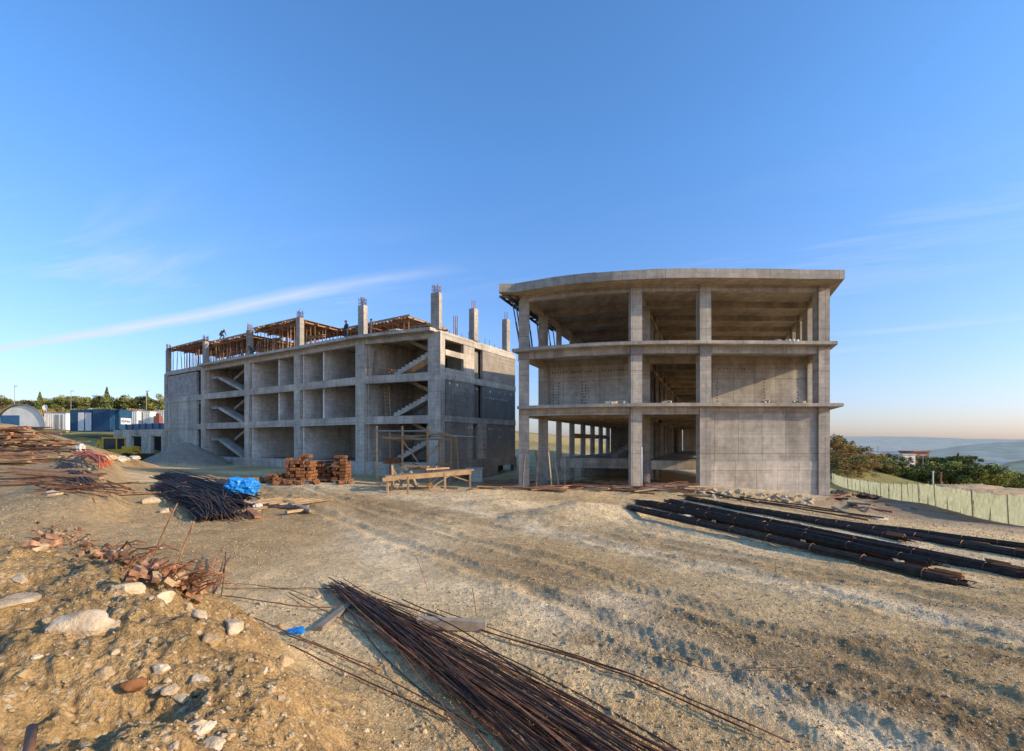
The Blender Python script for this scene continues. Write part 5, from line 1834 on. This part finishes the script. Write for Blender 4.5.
# ------------------------------------------------------------------ netting fence on the right slope
FP = [(64, 96), (55, 75), (47.5, 60.5), (39.5, 45.7), (34.5, 36), (31.8, 29.5), (29.5, 24.5), (27.5, 20)]
fl_ = thing('net_fence', 'sagging pale green netting fence on posts along the right slope', 'fence', (39, 45, tz(39, 45)))
pts = []
for (ax, ay), (bx, by) in zip(FP[:-1], FP[1:]):
    L = math.hypot(bx - ax, by - ay)
    k = max(1, int(L / 2.3))
    for i in range(k):
        pts.append(V((lerp(ax, bx, i / k) + rng.normal(0, .08), lerp(ay, by, i / k))))
for i, p in enumerate(pts):
    z = tz(p.x, p.y)
    MB().tube([(p.x, p.y, z - .1), (p.x + rng.normal(0, .12), p.y, z + 2.05 + rng.normal(0, .06))], .035, 6).build('post', M['timber_grey'], fl_)
for i in range(0, len(pts) - 1):
    a, b = pts[i], pts[i + 1]
    vs = []
    nx, nz_ = 9, 6
    ph = rng.uniform(0, 6)
    for j in range(nz_):
        for k in range(nx):
            t = k / (nx - 1)
            p = a.lerp(b, t)
            n = V((-(b - a).y, (b - a).x)).normalized()
            sag = .14 * math.sin(math.pi * t) * (j / (nz_ - 1))
            wv = .05 * math.sin(5 * t + ph + j * .6) + .04 * math.sin(13 * t + ph)
            z = tz(a.x, a.y) * (1 - t) + tz(b.x, b.y) * t
            vs.append((p.x + n.x * wv, p.y + n.y * wv, z + .02 + (1.95 - sag) * j / (nz_ - 1)))
    fs = [(j * nx + k, j * nx + k + 1, (j + 1) * nx + k + 1, (j + 1) * nx + k) for j in range(nz_ - 1) for k in range(nx - 1)]
    MB().add(vs, fs).build('netting', M['net'], fl_, smooth=True)
for i, (px, py, lab) in enumerate(((838, 494, 'dark soil lump at the foot of the right end column'), (850, 497, 'tangled dark lump behind the black bundles'), (868, 499, 'low lump of rusty earth beyond the black bundles'), (893, 492, 'small dark block at the foot of the netting fence'))):
    g = gp(px, py)
    tag(crumple('rubble_lump', g + V((0, 0, .1)), .9, .6, .45 if i != 3 else .7, M['rock_tan' if i % 2 else 'rust_dark'], 40 + i, 4, .5), lab, 'rubble lump')
for i in range(22):
    g = gp(rng.uniform(828, 915), rng.uniform(491, 512))
    a = rng.uniform(0, 3)
    L = rng.uniform(.5, 2)
    tag(MB().box((g.x, g.y, g.z + .06), (L, .12, .08), a, (rng.uniform(-.2, .2), rng.uniform(-.2, .2))).build('timber_offcut', M[('timber_grey', 'rust_dark', 'timber_red')[i % 3]]), 'scrap of timber strewn on the slope right of the curved roof building', 'offcut', 'scraps on the right slope')

# ------------------------------------------------------------------ rocks
_rocks = []
for i in range(10):
    bm = bmesh.new()
    bmesh.ops.create_icosphere(bm, subdivisions=4, radius=1)
    off = V((i * 5.3, i * 2.9, i * 7.7))
    planes = [V(rng.normal(0, 1, 3)).normalized() for _ in range(15)]
    pd = [rng.uniform(.5, .85) for _ in planes]
    for v in bm.verts:
        for n, d in zip(planes, pd):
            k = v.co.dot(n)
            if k > d:
                v.co -= n * (k - d) * .985
        v.co *= 1 + .10 * mnoise.noise(v.co * 2.2 + off) + .06 * mnoise.noise(v.co * 6 + off) + .025 * mnoise.noise(v.co * 16 + off)
    me = bpy.data.meshes.new('rock_shape')
    bm.to_mesh(me)
    bm.free()
    me.polygons.foreach_set('use_smooth', [True] * len(me.polygons))
    me.materials.append(M['rock' if i % 2 == 0 else 'rock_tan'])
    _rocks.append(me)


def rock(p, s, k, label, group=None, name='boulder', rz=None, sink=.62, cat='rock'):
    o = bpy.data.objects.new(name, _rocks[k % 10])
    COL.objects.link(o)
    o.scale = s
    o.rotation_euler = (rng.uniform(-.2, .2), rng.uniform(-.2, .2), rng.uniform(0, 6) if rz is None else rz)
    o.location = (p[0], p[1], p[2] + s[2] * (1 - sink) - s[2] * .4)
    return tag(o, label, cat, group)


big = [((80, 628), (.33, .25, .2), 0, 'large pale flat topped boulder half buried in the mound at left'), ((10, 603), (.22, .3, .1), 2, 'flat pale slab at the left edge of the mound'),
       ((130, 592), (.3, .16, .14), 4, 'long tan stone lying below the rubble ridge'), ((163, 599), (.28, .14, .12), 6, 'flat pale stone at the right end of the rubble ridge'),
       ((232, 630), (.26, .16, .14), 8, 'broad pale stone on the mound right of the rubble ridge'), ((200, 616), (.12, .1, .09), 2, 'smaller whitish stone left of the broad pale stone'),
       ((188, 612), (.1, .08, .08), 4, 'grey white stone just below the end of the rubble'), ((134, 684), (.085, .075, .06), 'b', 'reddish brick lump on the mound above the hollow'),
       ((105, 676), (.12, .1, .07), 1, 'tan stone left of the reddish lump on the mound'), ((160, 673), (.1, .09, .07), 0, 'pale stone right of the reddish lump on the mound'),
       ((197, 680), (.16, .12, .07), 6, 'low whitish stone in the middle of the mound'), ((212, 645), (.14, .12, .1), 3, 'tan stone below the broad pale stone'),
       ((280, 627), (.1, .08, .12), 5, 'upright tan stone at the foot of the mound'), ((262, 605), (.14, .1, .09), 8, 'pale stone at the mound foot beside the fan'),
       ((318, 598), (.18, .13, .1), 2, 'pale stone left of the far end of the fan'), ((285, 663), (.12, .1, .1), 7, 'tan lump on the right flank of the mound'),
       ((632, 697), (.12, .1, .09), 0, 'round pale stone right of the rusty fan'), ((345, 676), (.08, .07, .06), 4, 'small pale stone at the left edge of the shaded soil'),
       ((363, 713), (.07, .06, .06), 2, 'small white stone on the bottom edge of the mound'), ((398, 745), (.09, .07, .06), 8, 'white stone at the bottom edge below the fan'),
       ((343, 729), (.08, .06, .05), 6, 'small white stone above the bottom edge of the mound'), ((424, 733), (.07, .06, .05), 4, 'lonely white stone in the shade under the fan'),
       ((160, 550), (.16, .12, .1), 0, 'yellowish stone left of the bent bars behind the rubble'), ((150, 503), (.5, .35, .3), 0, 'yellow block at the left end of the dark bundles'), ((163, 512), (.3, .25, .2), 2, 'yellowish stone before the left end of the dark bundles'),
       ((450, 593), (.1, .06, .05), 0, 'small yellow stone behind the middle of the fan'), ((557, 636), (.12, .1, .05), 3, 'small mossy clod right of the fan'), ((53, 495), (.4, .3, .22), 0, 'pale block beside the tangle of bars on the terrace'),
       ((20, 580), (.16, .12, .08), 6, 'flat whitish stone on the left mound crest'), ((38, 550), (.14, .1, .08), 2, 'whitish stone at the left end of the rubble ridge')]
M['red_lump'] = M['brick_old']
for (px, py), s, k, lab in big:
    g = gp(px, py)
    if k == 'b':
        o = rock(g, s, 3, lab, name='brick_lump', cat='brick lump')
        o.data = o.data.copy()
        o.data.materials[0] = M['brick']
    else:
        f_ = .72 if py > 560 else 1.0
        rock(g, (s[0] * f_, s[1] * f_, s[2] * f_), k, lab, rz=(.5 if py == 628 else None))
for i in range(70):
    px = rng.uniform(690, 812)
    g = gp(px, 492 + (px - 690) * .085 + rng.normal(0, 2.2))
    s = rng.uniform(.06, .2)
    rock(g, (s * 1.3, s, s * .8), i, 'pale broken stone on the rubble bank before the right panel', 'stones of the rubble bank', 'rubble_stone')
for i in range(130):
    if i < 80:
        px, py = rng.uniform(20, 420), rng.uniform(590, 750)
    else:
        px, py = rng.uniform(200, 420), rng.uniform(600, 750)
    g = gp(px, py)
    s = rng.uniform(.012, .038)
    rock(g, (s * rng.uniform(1, 1.5), s, s * .8), i, 'fist sized stone lying on the soil mound in front', 'small stones on the mound', 'mound_stone', cat='stone')
sp_ = [gp(166, 681), gp(172, 690), gp(180, 702), gp(184, 712), gp(193, 726), gp(202, 734), gp(214, 748)]
for i, g in enumerate(sp_):
    s = rng.uniform(.025, .05)
    rock((g.x, g.y, g.z), (s * 1.6, s, s * .6), 2 * i, 'small whitish stone in the crooked line running down the mound', 'line of whitish stones on the mound', 'mound_stone', cat='stone')
# ridge of broken bricks and bars on the mound
rid = [(36, 541), (70, 540), (100, 556), (135, 573), (170, 585), (198, 594)]
for i in range(230):
    t = rng.random() * 5
    k = int(t)
    f = t - k
    px = lerp(rid[k][0], rid[min(k + 1, 5)][0], f) + rng.normal(0, 4)
    py = lerp(rid[k][1], rid[min(k + 1, 5)][1], f) + rng.normal(0, 6.5)
    g = gp(px, py)
    u = rng.random()
    if u < .66:
        s = rng.uniform(.025, .085)
        o = MB().box((0, 0, 0), (s * 2, s * 1.25, s * 1.1))
        for j in range(len(o.v)):
            o.v[j] = tuple(np.array(o.v[j]) * rng.uniform(.72, 1.15, 3))
        ob = o.build('brick_chunk', M[('brick_old', 'rust', 'rust_dark', 'brick_old', 'rock_tan', 'brick_old', 'rust')[i % 7]], origin=(0, 0, 0))
        ob.location = (g.x, g.y, g.z + s * .6 + .12 * rng.random())
        ob.rotation_euler = tuple(rng.uniform(-.8, .8, 2)) + (rng.uniform(0, 6),)
        tag(ob, 'broken dusty brick piece in the rubble ridge on the mound', 'brick piece', 'brick pieces of the rubble ridge')
    else:
        an = rng.uniform(-.6, .9)
        L = rng.uniform(.3, .8)
        d = V((math.cos(an), math.sin(an) * .5, 0)) * L
        P = [g + d * tt + V((0, 0, .06 + .2 * math.sin(tt * 3) * rng.uniform(.4, 1))) for tt in np.linspace(-.7, .7, 7)]
        tag(MB().tube(P, .009, 5).build('bent_wire', M['rust'], smooth=True), 'bent rusty rod sticking out of the rubble ridge on the mound', 'steel rod', 'rods of the rubble ridge')
for i in range(7):
    a, b = gp(196 + rng.normal(0, 3), 590 + rng.normal(0, 2)), gp(228 + rng.normal(0, 5), 563 + rng.normal(0, 4))
    P = [p + V((0, 0, .12 * k / 9)) for k, p in enumerate(drape(a, b, 10, .1, .01, .12))]
    tag(MB().tube(P, .011, 5).build('bent_wire', M['rust'], smooth=True), 'long rusty rod fanning out from the right end of the rubble ridge', 'steel rod', 'rods at the right end of the ridge')
tag(crumple('plastic_scrap', gp(296, 634) + V((0, 0, .03)), .13, .10, .05, M['tarp'], 12, 4, .5), 'small torn blue plastic scrap at the foot of the mound', 'plastic scrap')


def gravel():
    q = np.random.default_rng(77)
    bm = bmesh.new()
    bmesh.ops.create_icosphere(bm, subdivisions=1, radius=1)
    bv = np.array([v.co[:] for v in bm.verts])
    bf = np.array([[v.index for v in f.verts] for f in bm.faces])
    bm.free()
    N = 62000
    # denser on the mound and close by
    d = 2.0 + 26 * q.random(N) ** 1.5
    an = q.uniform(R(-52), R(52), N)
    x, y = d * np.sin(an), d * np.cos(an)
    on = sstep(-.1, .8, poly_dist(x, y, MOUND))
    keep = q.random(N) < np.clip(.6 - .25 * on + (.5 + .6 * on) * fbm(x * 1.1, y * 1.1, 3), .04, 1)
    x, y, on = x[keep], y[keep], on[keep]
    N = len(x)
    s = .004 + .016 * q.random(N) ** 4.5 + .0045 * np.hypot(x, y) / 8
    s = s * (1 - .2 * on)
    z = terrain(x, y, True)
    vs = np.empty((N, len(bv), 3))
    jit = q.uniform(.5, 1.4, (N, len(bv), 1))
    sc = np.stack([q.uniform(.8, 1.5, N), q.uniform(.7, 1.2, N), q.uniform(.45, .9, N)], -1)
    a = q.uniform(0, 6.28, N)
    loc = bv[None] * jit * sc[:, None, :] * s[:, None, None]
    ca, sa = np.cos(a)[:, None], np.sin(a)[:, None]
    vs[..., 0] = loc[..., 0] * ca - loc[..., 1] * sa + x[:, None]
    vs[..., 1] = loc[..., 0] * sa + loc[..., 1] * ca + y[:, None]
    vs[..., 2] = loc[..., 2] + (z + s * .2)[:, None]
    fs = (bf[None] + (np.arange(N) * len(bv))[:, None, None]).reshape(-1, 3)
    me = bpy.data.meshes.new('gravel')
    me.vertices.add(N * len(bv))
    me.vertices.foreach_set('co', vs.ravel())
    nf = len(fs)
    me.loops.add(nf * 3)
    me.polygons.add(nf)
    me.loops.foreach_set('vertex_index', fs.ravel())
    me.polygons.foreach_set('loop_start', np.arange(nf) * 3)
    me.update(calc_edges=True)
    me.materials.append(M['pebble'])
    o = bpy.data.objects.new('gravel', me)
    COL.objects.link(o)
    tag(o, 'loose gravel and chips scattered over the yard and mound', 'gravel', kind='stuff')


gravel()

# ------------------------------------------------------------------ trees
def crown_mesh(seed, n, shape, leaf, size):
    q = np.random.default_rng(seed)
    if shape == 'cone':
        t = q.random(n) ** .75
        r = (1 - t) * .42 * (.35 + .65 * q.random(n)) * (.62 + .38 * np.abs(np.sin(t * 23 + seed))) + .015
        a = q.uniform(0, 6.28, n)
        r = r * (1 + .35 * np.sin(3 * a + 9 * t))
        c = np.stack([r * np.cos(a), r * np.sin(a), .12 + t * .88], -1)
    else:
        k = q.integers(16, 24)
        cc = np.stack([q.normal(0, .27, k), q.normal(0, .27, k), q.uniform(.32, .9, k)], -1)
        if shape == 'bush':
            cc[:, 2] = q.uniform(.15, .7, k)
            cc[:, :2] *= 1.35
        rr_ = q.uniform(.08, .2, k)
        j = q.integers(0, k, n)
        v = q.normal(0, 1, (n, 3))
        v /= np.linalg.norm(v, axis=1, keepdims=True)
        c = cc[j] + v * (rr_[j] * q.random(n) ** .4)[:, None]
        c[:, 2] = np.clip(c[:, 2], .03, 1.05)
    s = size * q.uniform(.6, 1.3, n)
    u = q.normal(0, 1, (n, 3))
    u /= np.linalg.norm(u, axis=1, keepdims=True)
    w_ = np.cross(u, q.normal(0, 1, (n, 3)))
    w_ /= np.linalg.norm(w_, axis=1, keepdims=True)
    vs = np.stack([c - u * s[:, None], c + w_ * s[:, None] * .7, c + u * s[:, None], c - w_ * s[:, None] * .7], 1).reshape(-1, 3)
    me = bpy.data.meshes.new('crown')
    me.from_pydata(vs.tolist(), [], np.arange(n * 4).reshape(-1, 4).tolist())
    me.materials.append(M[leaf])
    return me


def trunk_mesh(seed, shape):
    q = np.random.default_rng(seed)
    mb = MB().tube([(0, 0, -.05), (.01, 0, .25), (.0, .02, .55), (0, 0, .9)], [.035, .028, .018, .006], 7)
    if shape != 'cone':
        for i in range(5):
            a = q.uniform(0, 6.28)
            h = q.uniform(.2, .5)
            mb.tube([(0, 0, h), (.14 * math.cos(a), .14 * math.sin(a), h + .15), (.27 * math.cos(a), .27 * math.sin(a), h + .3)], [.016, .011, .004], 5)
    me = bpy.data.meshes.new('trunk')
    me.from_pydata(mb.v, [], mb.f)
    me.materials.append(M['bark'])
    return me


KINDS = {}
for shape, leaf, cnt in (('round', 'leaf', 3), ('round', 'leaf_dark', 3), ('round', 'leaf_olive', 3), ('cone', 'leaf_dark', 2), ('bush', 'leaf_gold', 3), ('bush', 'leaf_olive', 2), ('bush', 'leaf', 2), ('bush', 'leaf_dark', 2)):
    KINDS[(shape, leaf)] = [(crown_mesh(100 + len(KINDS) * 10 + i, 3200 if shape != 'bush' else 2600, shape, leaf, .028), trunk_mesh(200 + i + len(KINDS), shape)) for i in range(cnt)]


def tree(px, Y, h, wid, shape, leaf, label, group=None, name='tree', zb=None):
    x = at_x(px, Y)
    z = tz(x, Y) if zb is None else zb
    cm, tm = KINDS[(shape, leaf)][int(rng.integers(0, len(KINDS[(shape, leaf)])))]
    root = thing(name, label, 'bush' if shape == 'bush' else 'tree', (x, Y, z - .1), group)
    root.rotation_euler = (0, 0, rng.uniform(0, 6))
    root.scale = (wid, wid, h)
    for nm, me in (('trunk', tm), ('crown', cm)):
        o = bpy.data.objects.new(nm, me)
        COL.objects.link(o)
        o.parent = root
    return root


# row of trees along the skyline on the left
px = -30
i = 0
while px < 176:
    Y = rng.uniform(150, 166)
    leaf = ('leaf_dark', 'leaf_olive', 'leaf', 'leaf_dark', 'leaf_olive')[i % 5]
    tree(px, Y, rng.uniform(4.6, 6.6), rng.uniform(6, 8.5), 'round', leaf, {'leaf_dark': 'dark green tree in the row along the left skyline', 'leaf_olive': 'olive tinted tree in the row along the left skyline', 'leaf': 'mid green tree in the row along the left skyline'}[leaf], 'trees along the left skyline')
    px += rng.uniform(5, 9)
    i += 1
for i in range(26):
    tree(rng.uniform(-20, 172), rng.uniform(112, 135), rng.uniform(2.2, 3.4), rng.uniform(4, 7), 'bush', ('leaf_olive', 'leaf_gold', 'leaf')[i % 3], ('olive bush on the slope below the left skyline trees', 'dry golden bush on the slope below the left skyline trees', 'green bush on the slope below the left skyline trees')[i % 3], 'bushes on the left slope', 'bush')
tree(107, 152, 8.6, 4.4, 'cone', 'leaf_dark', 'tall pointed conifer rising above the blue cabins', name='conifer')
tree(40, 152, 7.0, 4.0, 'cone', 'leaf_dark', 'smaller pointed conifer on the skyline above the tunnel tent', name='conifer')
tree(147, 154, 7.4, 3.2, 'cone', 'leaf_dark', 'slim pointed conifer on the skyline near the grey shell', name='conifer')
for i, (px, y0, Y) in enumerate(((14.5, 386, 140), (146.5, 391, 140), (71, 391, 150))):
    p = at(px, y0, Y)
    tag(MB().tube([(p.x, p.y, tz(p.x, p.y) - .2), p], .07, 6).box((p.x + .4, p.y, p.z), (1.0, .25, .15)).build('lamp_post', M['steel']), ('thin lamp post above the tunnel tent', 'thin lamp post on the skyline nearest the grey shell', 'thin lamp post on the skyline left of the tall conifer')[i], 'lamp post')
# hillside beside the fence
hs = [(828, 118, 5.5, 6, 'leaf_gold'), (834, 124, 6.0, 6, 'leaf_olive'), (840, 122, 5.0, 6, 'leaf_gold'), (846, 126, 6.2, 6, 'leaf_olive'), (852, 122, 5.0, 6, 'leaf_olive'), (858, 118, 3.5, 6, 'leaf_gold'), (836, 110, 4, 6, 'leaf_gold'), (845, 108, 3.4, 6, 'leaf_gold'),
      (853, 108, 3.4, 5, 'leaf_dark'), (862, 112, 3.5, 6, 'leaf_gold'), (866, 120, 3.6, 6, 'leaf_gold'), (842, 116, 4.2, 5, 'leaf_gold'), (829, 106, 3.6, 6, 'leaf_gold'), (857, 104, 3, 5, 'leaf_gold'), (867, 106, 3, 5, 'leaf_gold'), (848, 100, 2.8, 5, 'leaf_gold')]
for px, Y, h, wd, leaf in hs:
    tree(px, Y, h, wd, 'bush', leaf, {'leaf_gold': 'dry golden bush on the hillside right of the curved roof building', 'leaf_olive': 'olive bush on the crest of the hillside right of the curved roof building', 'leaf_dark': 'dark green bush in the middle of the golden hillside'}[leaf], 'bushes on the right hillside', 'bush')
# trees in the valley: placed by the height of their tops
vt = [(872, 462, 118, 6), (880, 459, 112, 8), (889, 461, 110, 8), (899, 465, 112, 7), (910, 469, 116, 7), (921, 468, 112, 8), (930, 465, 112, 8), (940, 463, 108, 9), (950, 468, 110, 6), (959, 466, 106, 8), (968, 464, 104, 9), (978, 462, 104, 9), (986, 465, 106, 8), (995, 468, 112, 8), (1004, 472, 118, 8), (1014, 473, 122, 8), (1024, 474, 124, 8)]
for i, (px, yt, Y, wd) in enumerate(vt):
    x = at_x(px, Y)
    top = EYE - (yt - HOR) / F * Y
    z = min(tz(x, Y), top - 5)
    leaf = ('leaf', 'leaf', 'leaf_dark', 'leaf')[i % 4]
    tree(px, Y, top - z + .2, wd * .95, 'round', leaf, 'bushy green tree in the valley beyond the netting fence', 'green trees beyond the fence', zb=z)
vt2 = [(864, 455, 190, 7), (871, 453, 190, 8), (880, 455, 190, 8), (888, 456, 185, 8), (929, 457, 180, 9), (936, 456, 180, 10), (943, 457, 178, 10), (951, 457, 176, 10), (960, 455, 172, 8), (966, 455, 170, 8)]
for i, (px, yt, Y, wd) in enumerate(vt2):
    x = at_x(px, Y)
    top = EYE - (yt - HOR) / F * Y
    tree(px, Y, 6.5, wd, 'round', 'leaf_dark', 'dark distant tree in the rear row of the valley', 'dark trees in the rear valley row', zb=top - 6.5)
tree(958, 170, 8.5, 5, 'cone', 'leaf_dark', 'pointed conifer in the rear valley row', name='conifer', zb=EYE - (453 - HOR) / F * 170 - 8.5)
# red roofed house and neighbours in the valley
hz = thing('brick_house', 'red brick house among the dark valley trees', 'house', at(914, 462, 200))
p = at(914, 464, 200)
MB().box((p.x, p.y, p.z + 1.5), (6.5, 7, 7)).build('wall', M['brick_old'], hz)
MB().prism([(p.x - 3.5, p.y - 4), (p.x + 3.5, p.y - 4), (p.x + 3.5, p.y + 4), (p.x - 3.5, p.y + 4)], p.z + 5.0, p.z + 5.5).build('roof', M['roof_tile'], hz)
for k in range(3):
    MB().box((p.x - 2.0 + 2.0 * k, p.y - 3.52, p.z + 2.8), (1.0, .08, 1.3)).build('window', M['glass_dark'], hz)
for i, (px, py, Y, w_, h_) in enumerate(((904, 462, 195, 5, 3), (876, 459.5, 210, 5, 2.6))):
    p = at(px, py, Y)
    hb = thing('white_house', ('small white house left of the red brick house', 'tiny white house behind the first valley trees')[i], 'house', p)
    MB().box((p.x, p.y, p.z + h_ / 2 - 2), (w_, 5, h_ + 4)).build('wall', M['plaster'], hb)
    MB().box((p.x, p.y, p.z + h_ + .15), (w_ + .6, 5.6, .3)).build('roof', M['bag'], hb)
    MB().box((p.x + .6, p.y - 2.53, p.z + h_ * .55), (.9, .06, 1.0)).build('window', M['glass_dark'], hb)
for i, (px, y0, Y, m) in enumerate(((878, 446, 180, 'steel'), (923, 455, 150, 'steel'))):
    p = at(px, y0, Y)
    tag(MB().tube([(p.x, p.y, p.z - 9), p], .12, 6).box((p.x, p.y, p.z), (1.6, .3, .2)).build('lamp_post', M[m]), ('lamp post on the valley skyline left of the brick house', 'thin lamp post just right of the brick house')[i], 'lamp post')
for i, (px, y0) in enumerate(((933, 475.5), (941, 476.5))):
    p = at(px, y0, 70)
    tag(MB().box((p.x, p.y, p.z - .8), (.14, .14, 2.6)).box((p.x, p.y, p.z + .55), (.24, .24, .14)).build('marker_post', M['bag' if i == 0 else 'roof_tile']), ('white marker post showing above the netting fence', 'reddish marker post showing above the netting fence')[i], 'post')
# grey stony heap beyond the fence at the right edge
p = at(1005, 492, 62)
tag(crumple('stone_heap', V((p.x, p.y + 3, tz(p.x, p.y) + .3)), 12, 6, 2.0, M['rock_tan'], 61, 6, .25), 'grey brown earth heap beyond the fence at the right edge', 'earth heap')


# ------------------------------------------------------------------ light and sky
SUN_AZ, SUN_EL = R(106), R(20)
sd = bpy.data.lights.new('sun', 'SUN')
sd.energy = 5.0
sd.angle = R(.6)
sd.color = (1.0, .77, .49)
so = bpy.data.objects.new('sun', sd)
COL.objects.link(so)
sv = V((math.sin(SUN_AZ) * math.cos(SUN_EL), math.cos(SUN_AZ) * math.cos(SUN_EL), math.sin(SUN_EL)))
so.rotation_euler = sv.to_track_quat('Z', 'Y').to_euler()

w = bpy.data.worlds.new('World')
scene.world = w
w.use_nodes = True
nt = w.node_tree
bg = nt.nodes['Background']
sky = nt.nodes.new('ShaderNodeTexSky')
sky.sky_type = 'NISHITA'
sky.sun_disc = False
sky.sun_elevation = SUN_EL
sky.sun_rotation = SUN_AZ
sky.altitude = 200
sky.air_density = 1.0
sky.dust_density = 1.2
sky.ozone_density = 3.0

tc = nt.nodes.new('ShaderNodeTexCoord')
sx = nt.nodes.new('ShaderNodeSeparateXYZ')
nt.links.new(tc.outputs['Generated'], sx.inputs[0])
tint = mixc(nt, maprange(nt, sx.outputs[2], .0, .5), (1.27, 1.16, 1.42), (1.08, 1.62, 2.06))
col = mixc(nt, 1.0, sky.outputs[0], tint, 'MULTIPLY')
# thin cirrus on a high layer
zc = math_n(nt, 'MAXIMUM', sx.outputs[2], .02)
u = math_n(nt, 'DIVIDE', sx.outputs[0], zc)
v = math_n(nt, 'DIVIDE', sx.outputs[1], zc)
cb = nt.nodes.new('ShaderNodeCombineXYZ')
nt.links.new(u, cb.inputs[0])
nt.links.new(v, cb.inputs[1])
# streak axis from (-5.56, 5.2) to (-.18, 2.67)
ax = V((5.38, -2.53)).normalized()
along = math_n(nt, 'ADD', math_n(nt, 'MULTIPLY', u, ax.x), math_n(nt, 'MULTIPLY', v, ax.y))
across = math_n(nt, 'ADD', math_n(nt, 'MULTIPLY', u, -ax.y), math_n(nt, 'MULTIPLY', v, ax.x))
c2 = nt.nodes.new('ShaderNodeCombineXYZ')
nt.links.new(math_n(nt, 'MULTIPLY', along, .55), c2.inputs[0])
nt.links.new(math_n(nt, 'MULTIPLY', across, 2.2), c2.inputs[1])
nz = noise_n(nt, c2.outputs[0], 1.0, 7, .62, .5)
c3 = nt.nodes.new('ShaderNodeCombineXYZ')
nt.links.new(math_n(nt, 'MULTIPLY', along, .25), c3.inputs[0])
nt.links.new(math_n(nt, 'MULTIPLY', across, .5), c3.inputs[1])
nz2 = noise_n(nt, c3.outputs[0], 1.0, 3, .5)
a0 = -5.56 * -ax.y + 5.2 * ax.x
wob = math_n(nt, 'MULTIPLY', math_n(nt, 'SUBTRACT', nz2, .5), .5)
dd = math_n(nt, 'ABSOLUTE', math_n(nt, 'SUBTRACT', math_n(nt, 'ADD', across, wob), a0))
band = maprange(nt, dd, .15, .0)
l0 = -.18 * ax.x + 2.67 * ax.y
fade = math_n(nt, 'MULTIPLY', maprange(nt, along, l0 - .1, l0 - 1.8), 1.0)
streak = math_n(nt, 'MULTIPLY', math_n(nt, 'MULTIPLY', band, fade), maprange(nt, nz, .3, .7, .45, 1.0))
wisps = math_n(nt, 'MULTIPLY', maprange(nt, nz, .50, .74), maprange(nt, nz2, .42, .62))
wisps = math_n(nt, 'MULTIPLY', wisps, math_n(nt, 'MULTIPLY', maprange(nt, sx.outputs[2], .5, .25), maprange(nt, sx.outputs[2], .05, .12)))
cl = math_n(nt, 'MINIMUM', math_n(nt, 'ADD', math_n(nt, 'MULTIPLY', streak, 1.1), math_n(nt, 'MULTIPLY', wisps, .5)), .85)
col = mixc(nt, cl, col, (5.2, 5.6, 6.2))
nt.links.new(col, bg.inputs[0])
bg.inputs[1].default_value = .15
scene.view_settings.view_transform = 'Standard'
scene.view_settings.look = 'None'
scene.view_settings.exposure = 0
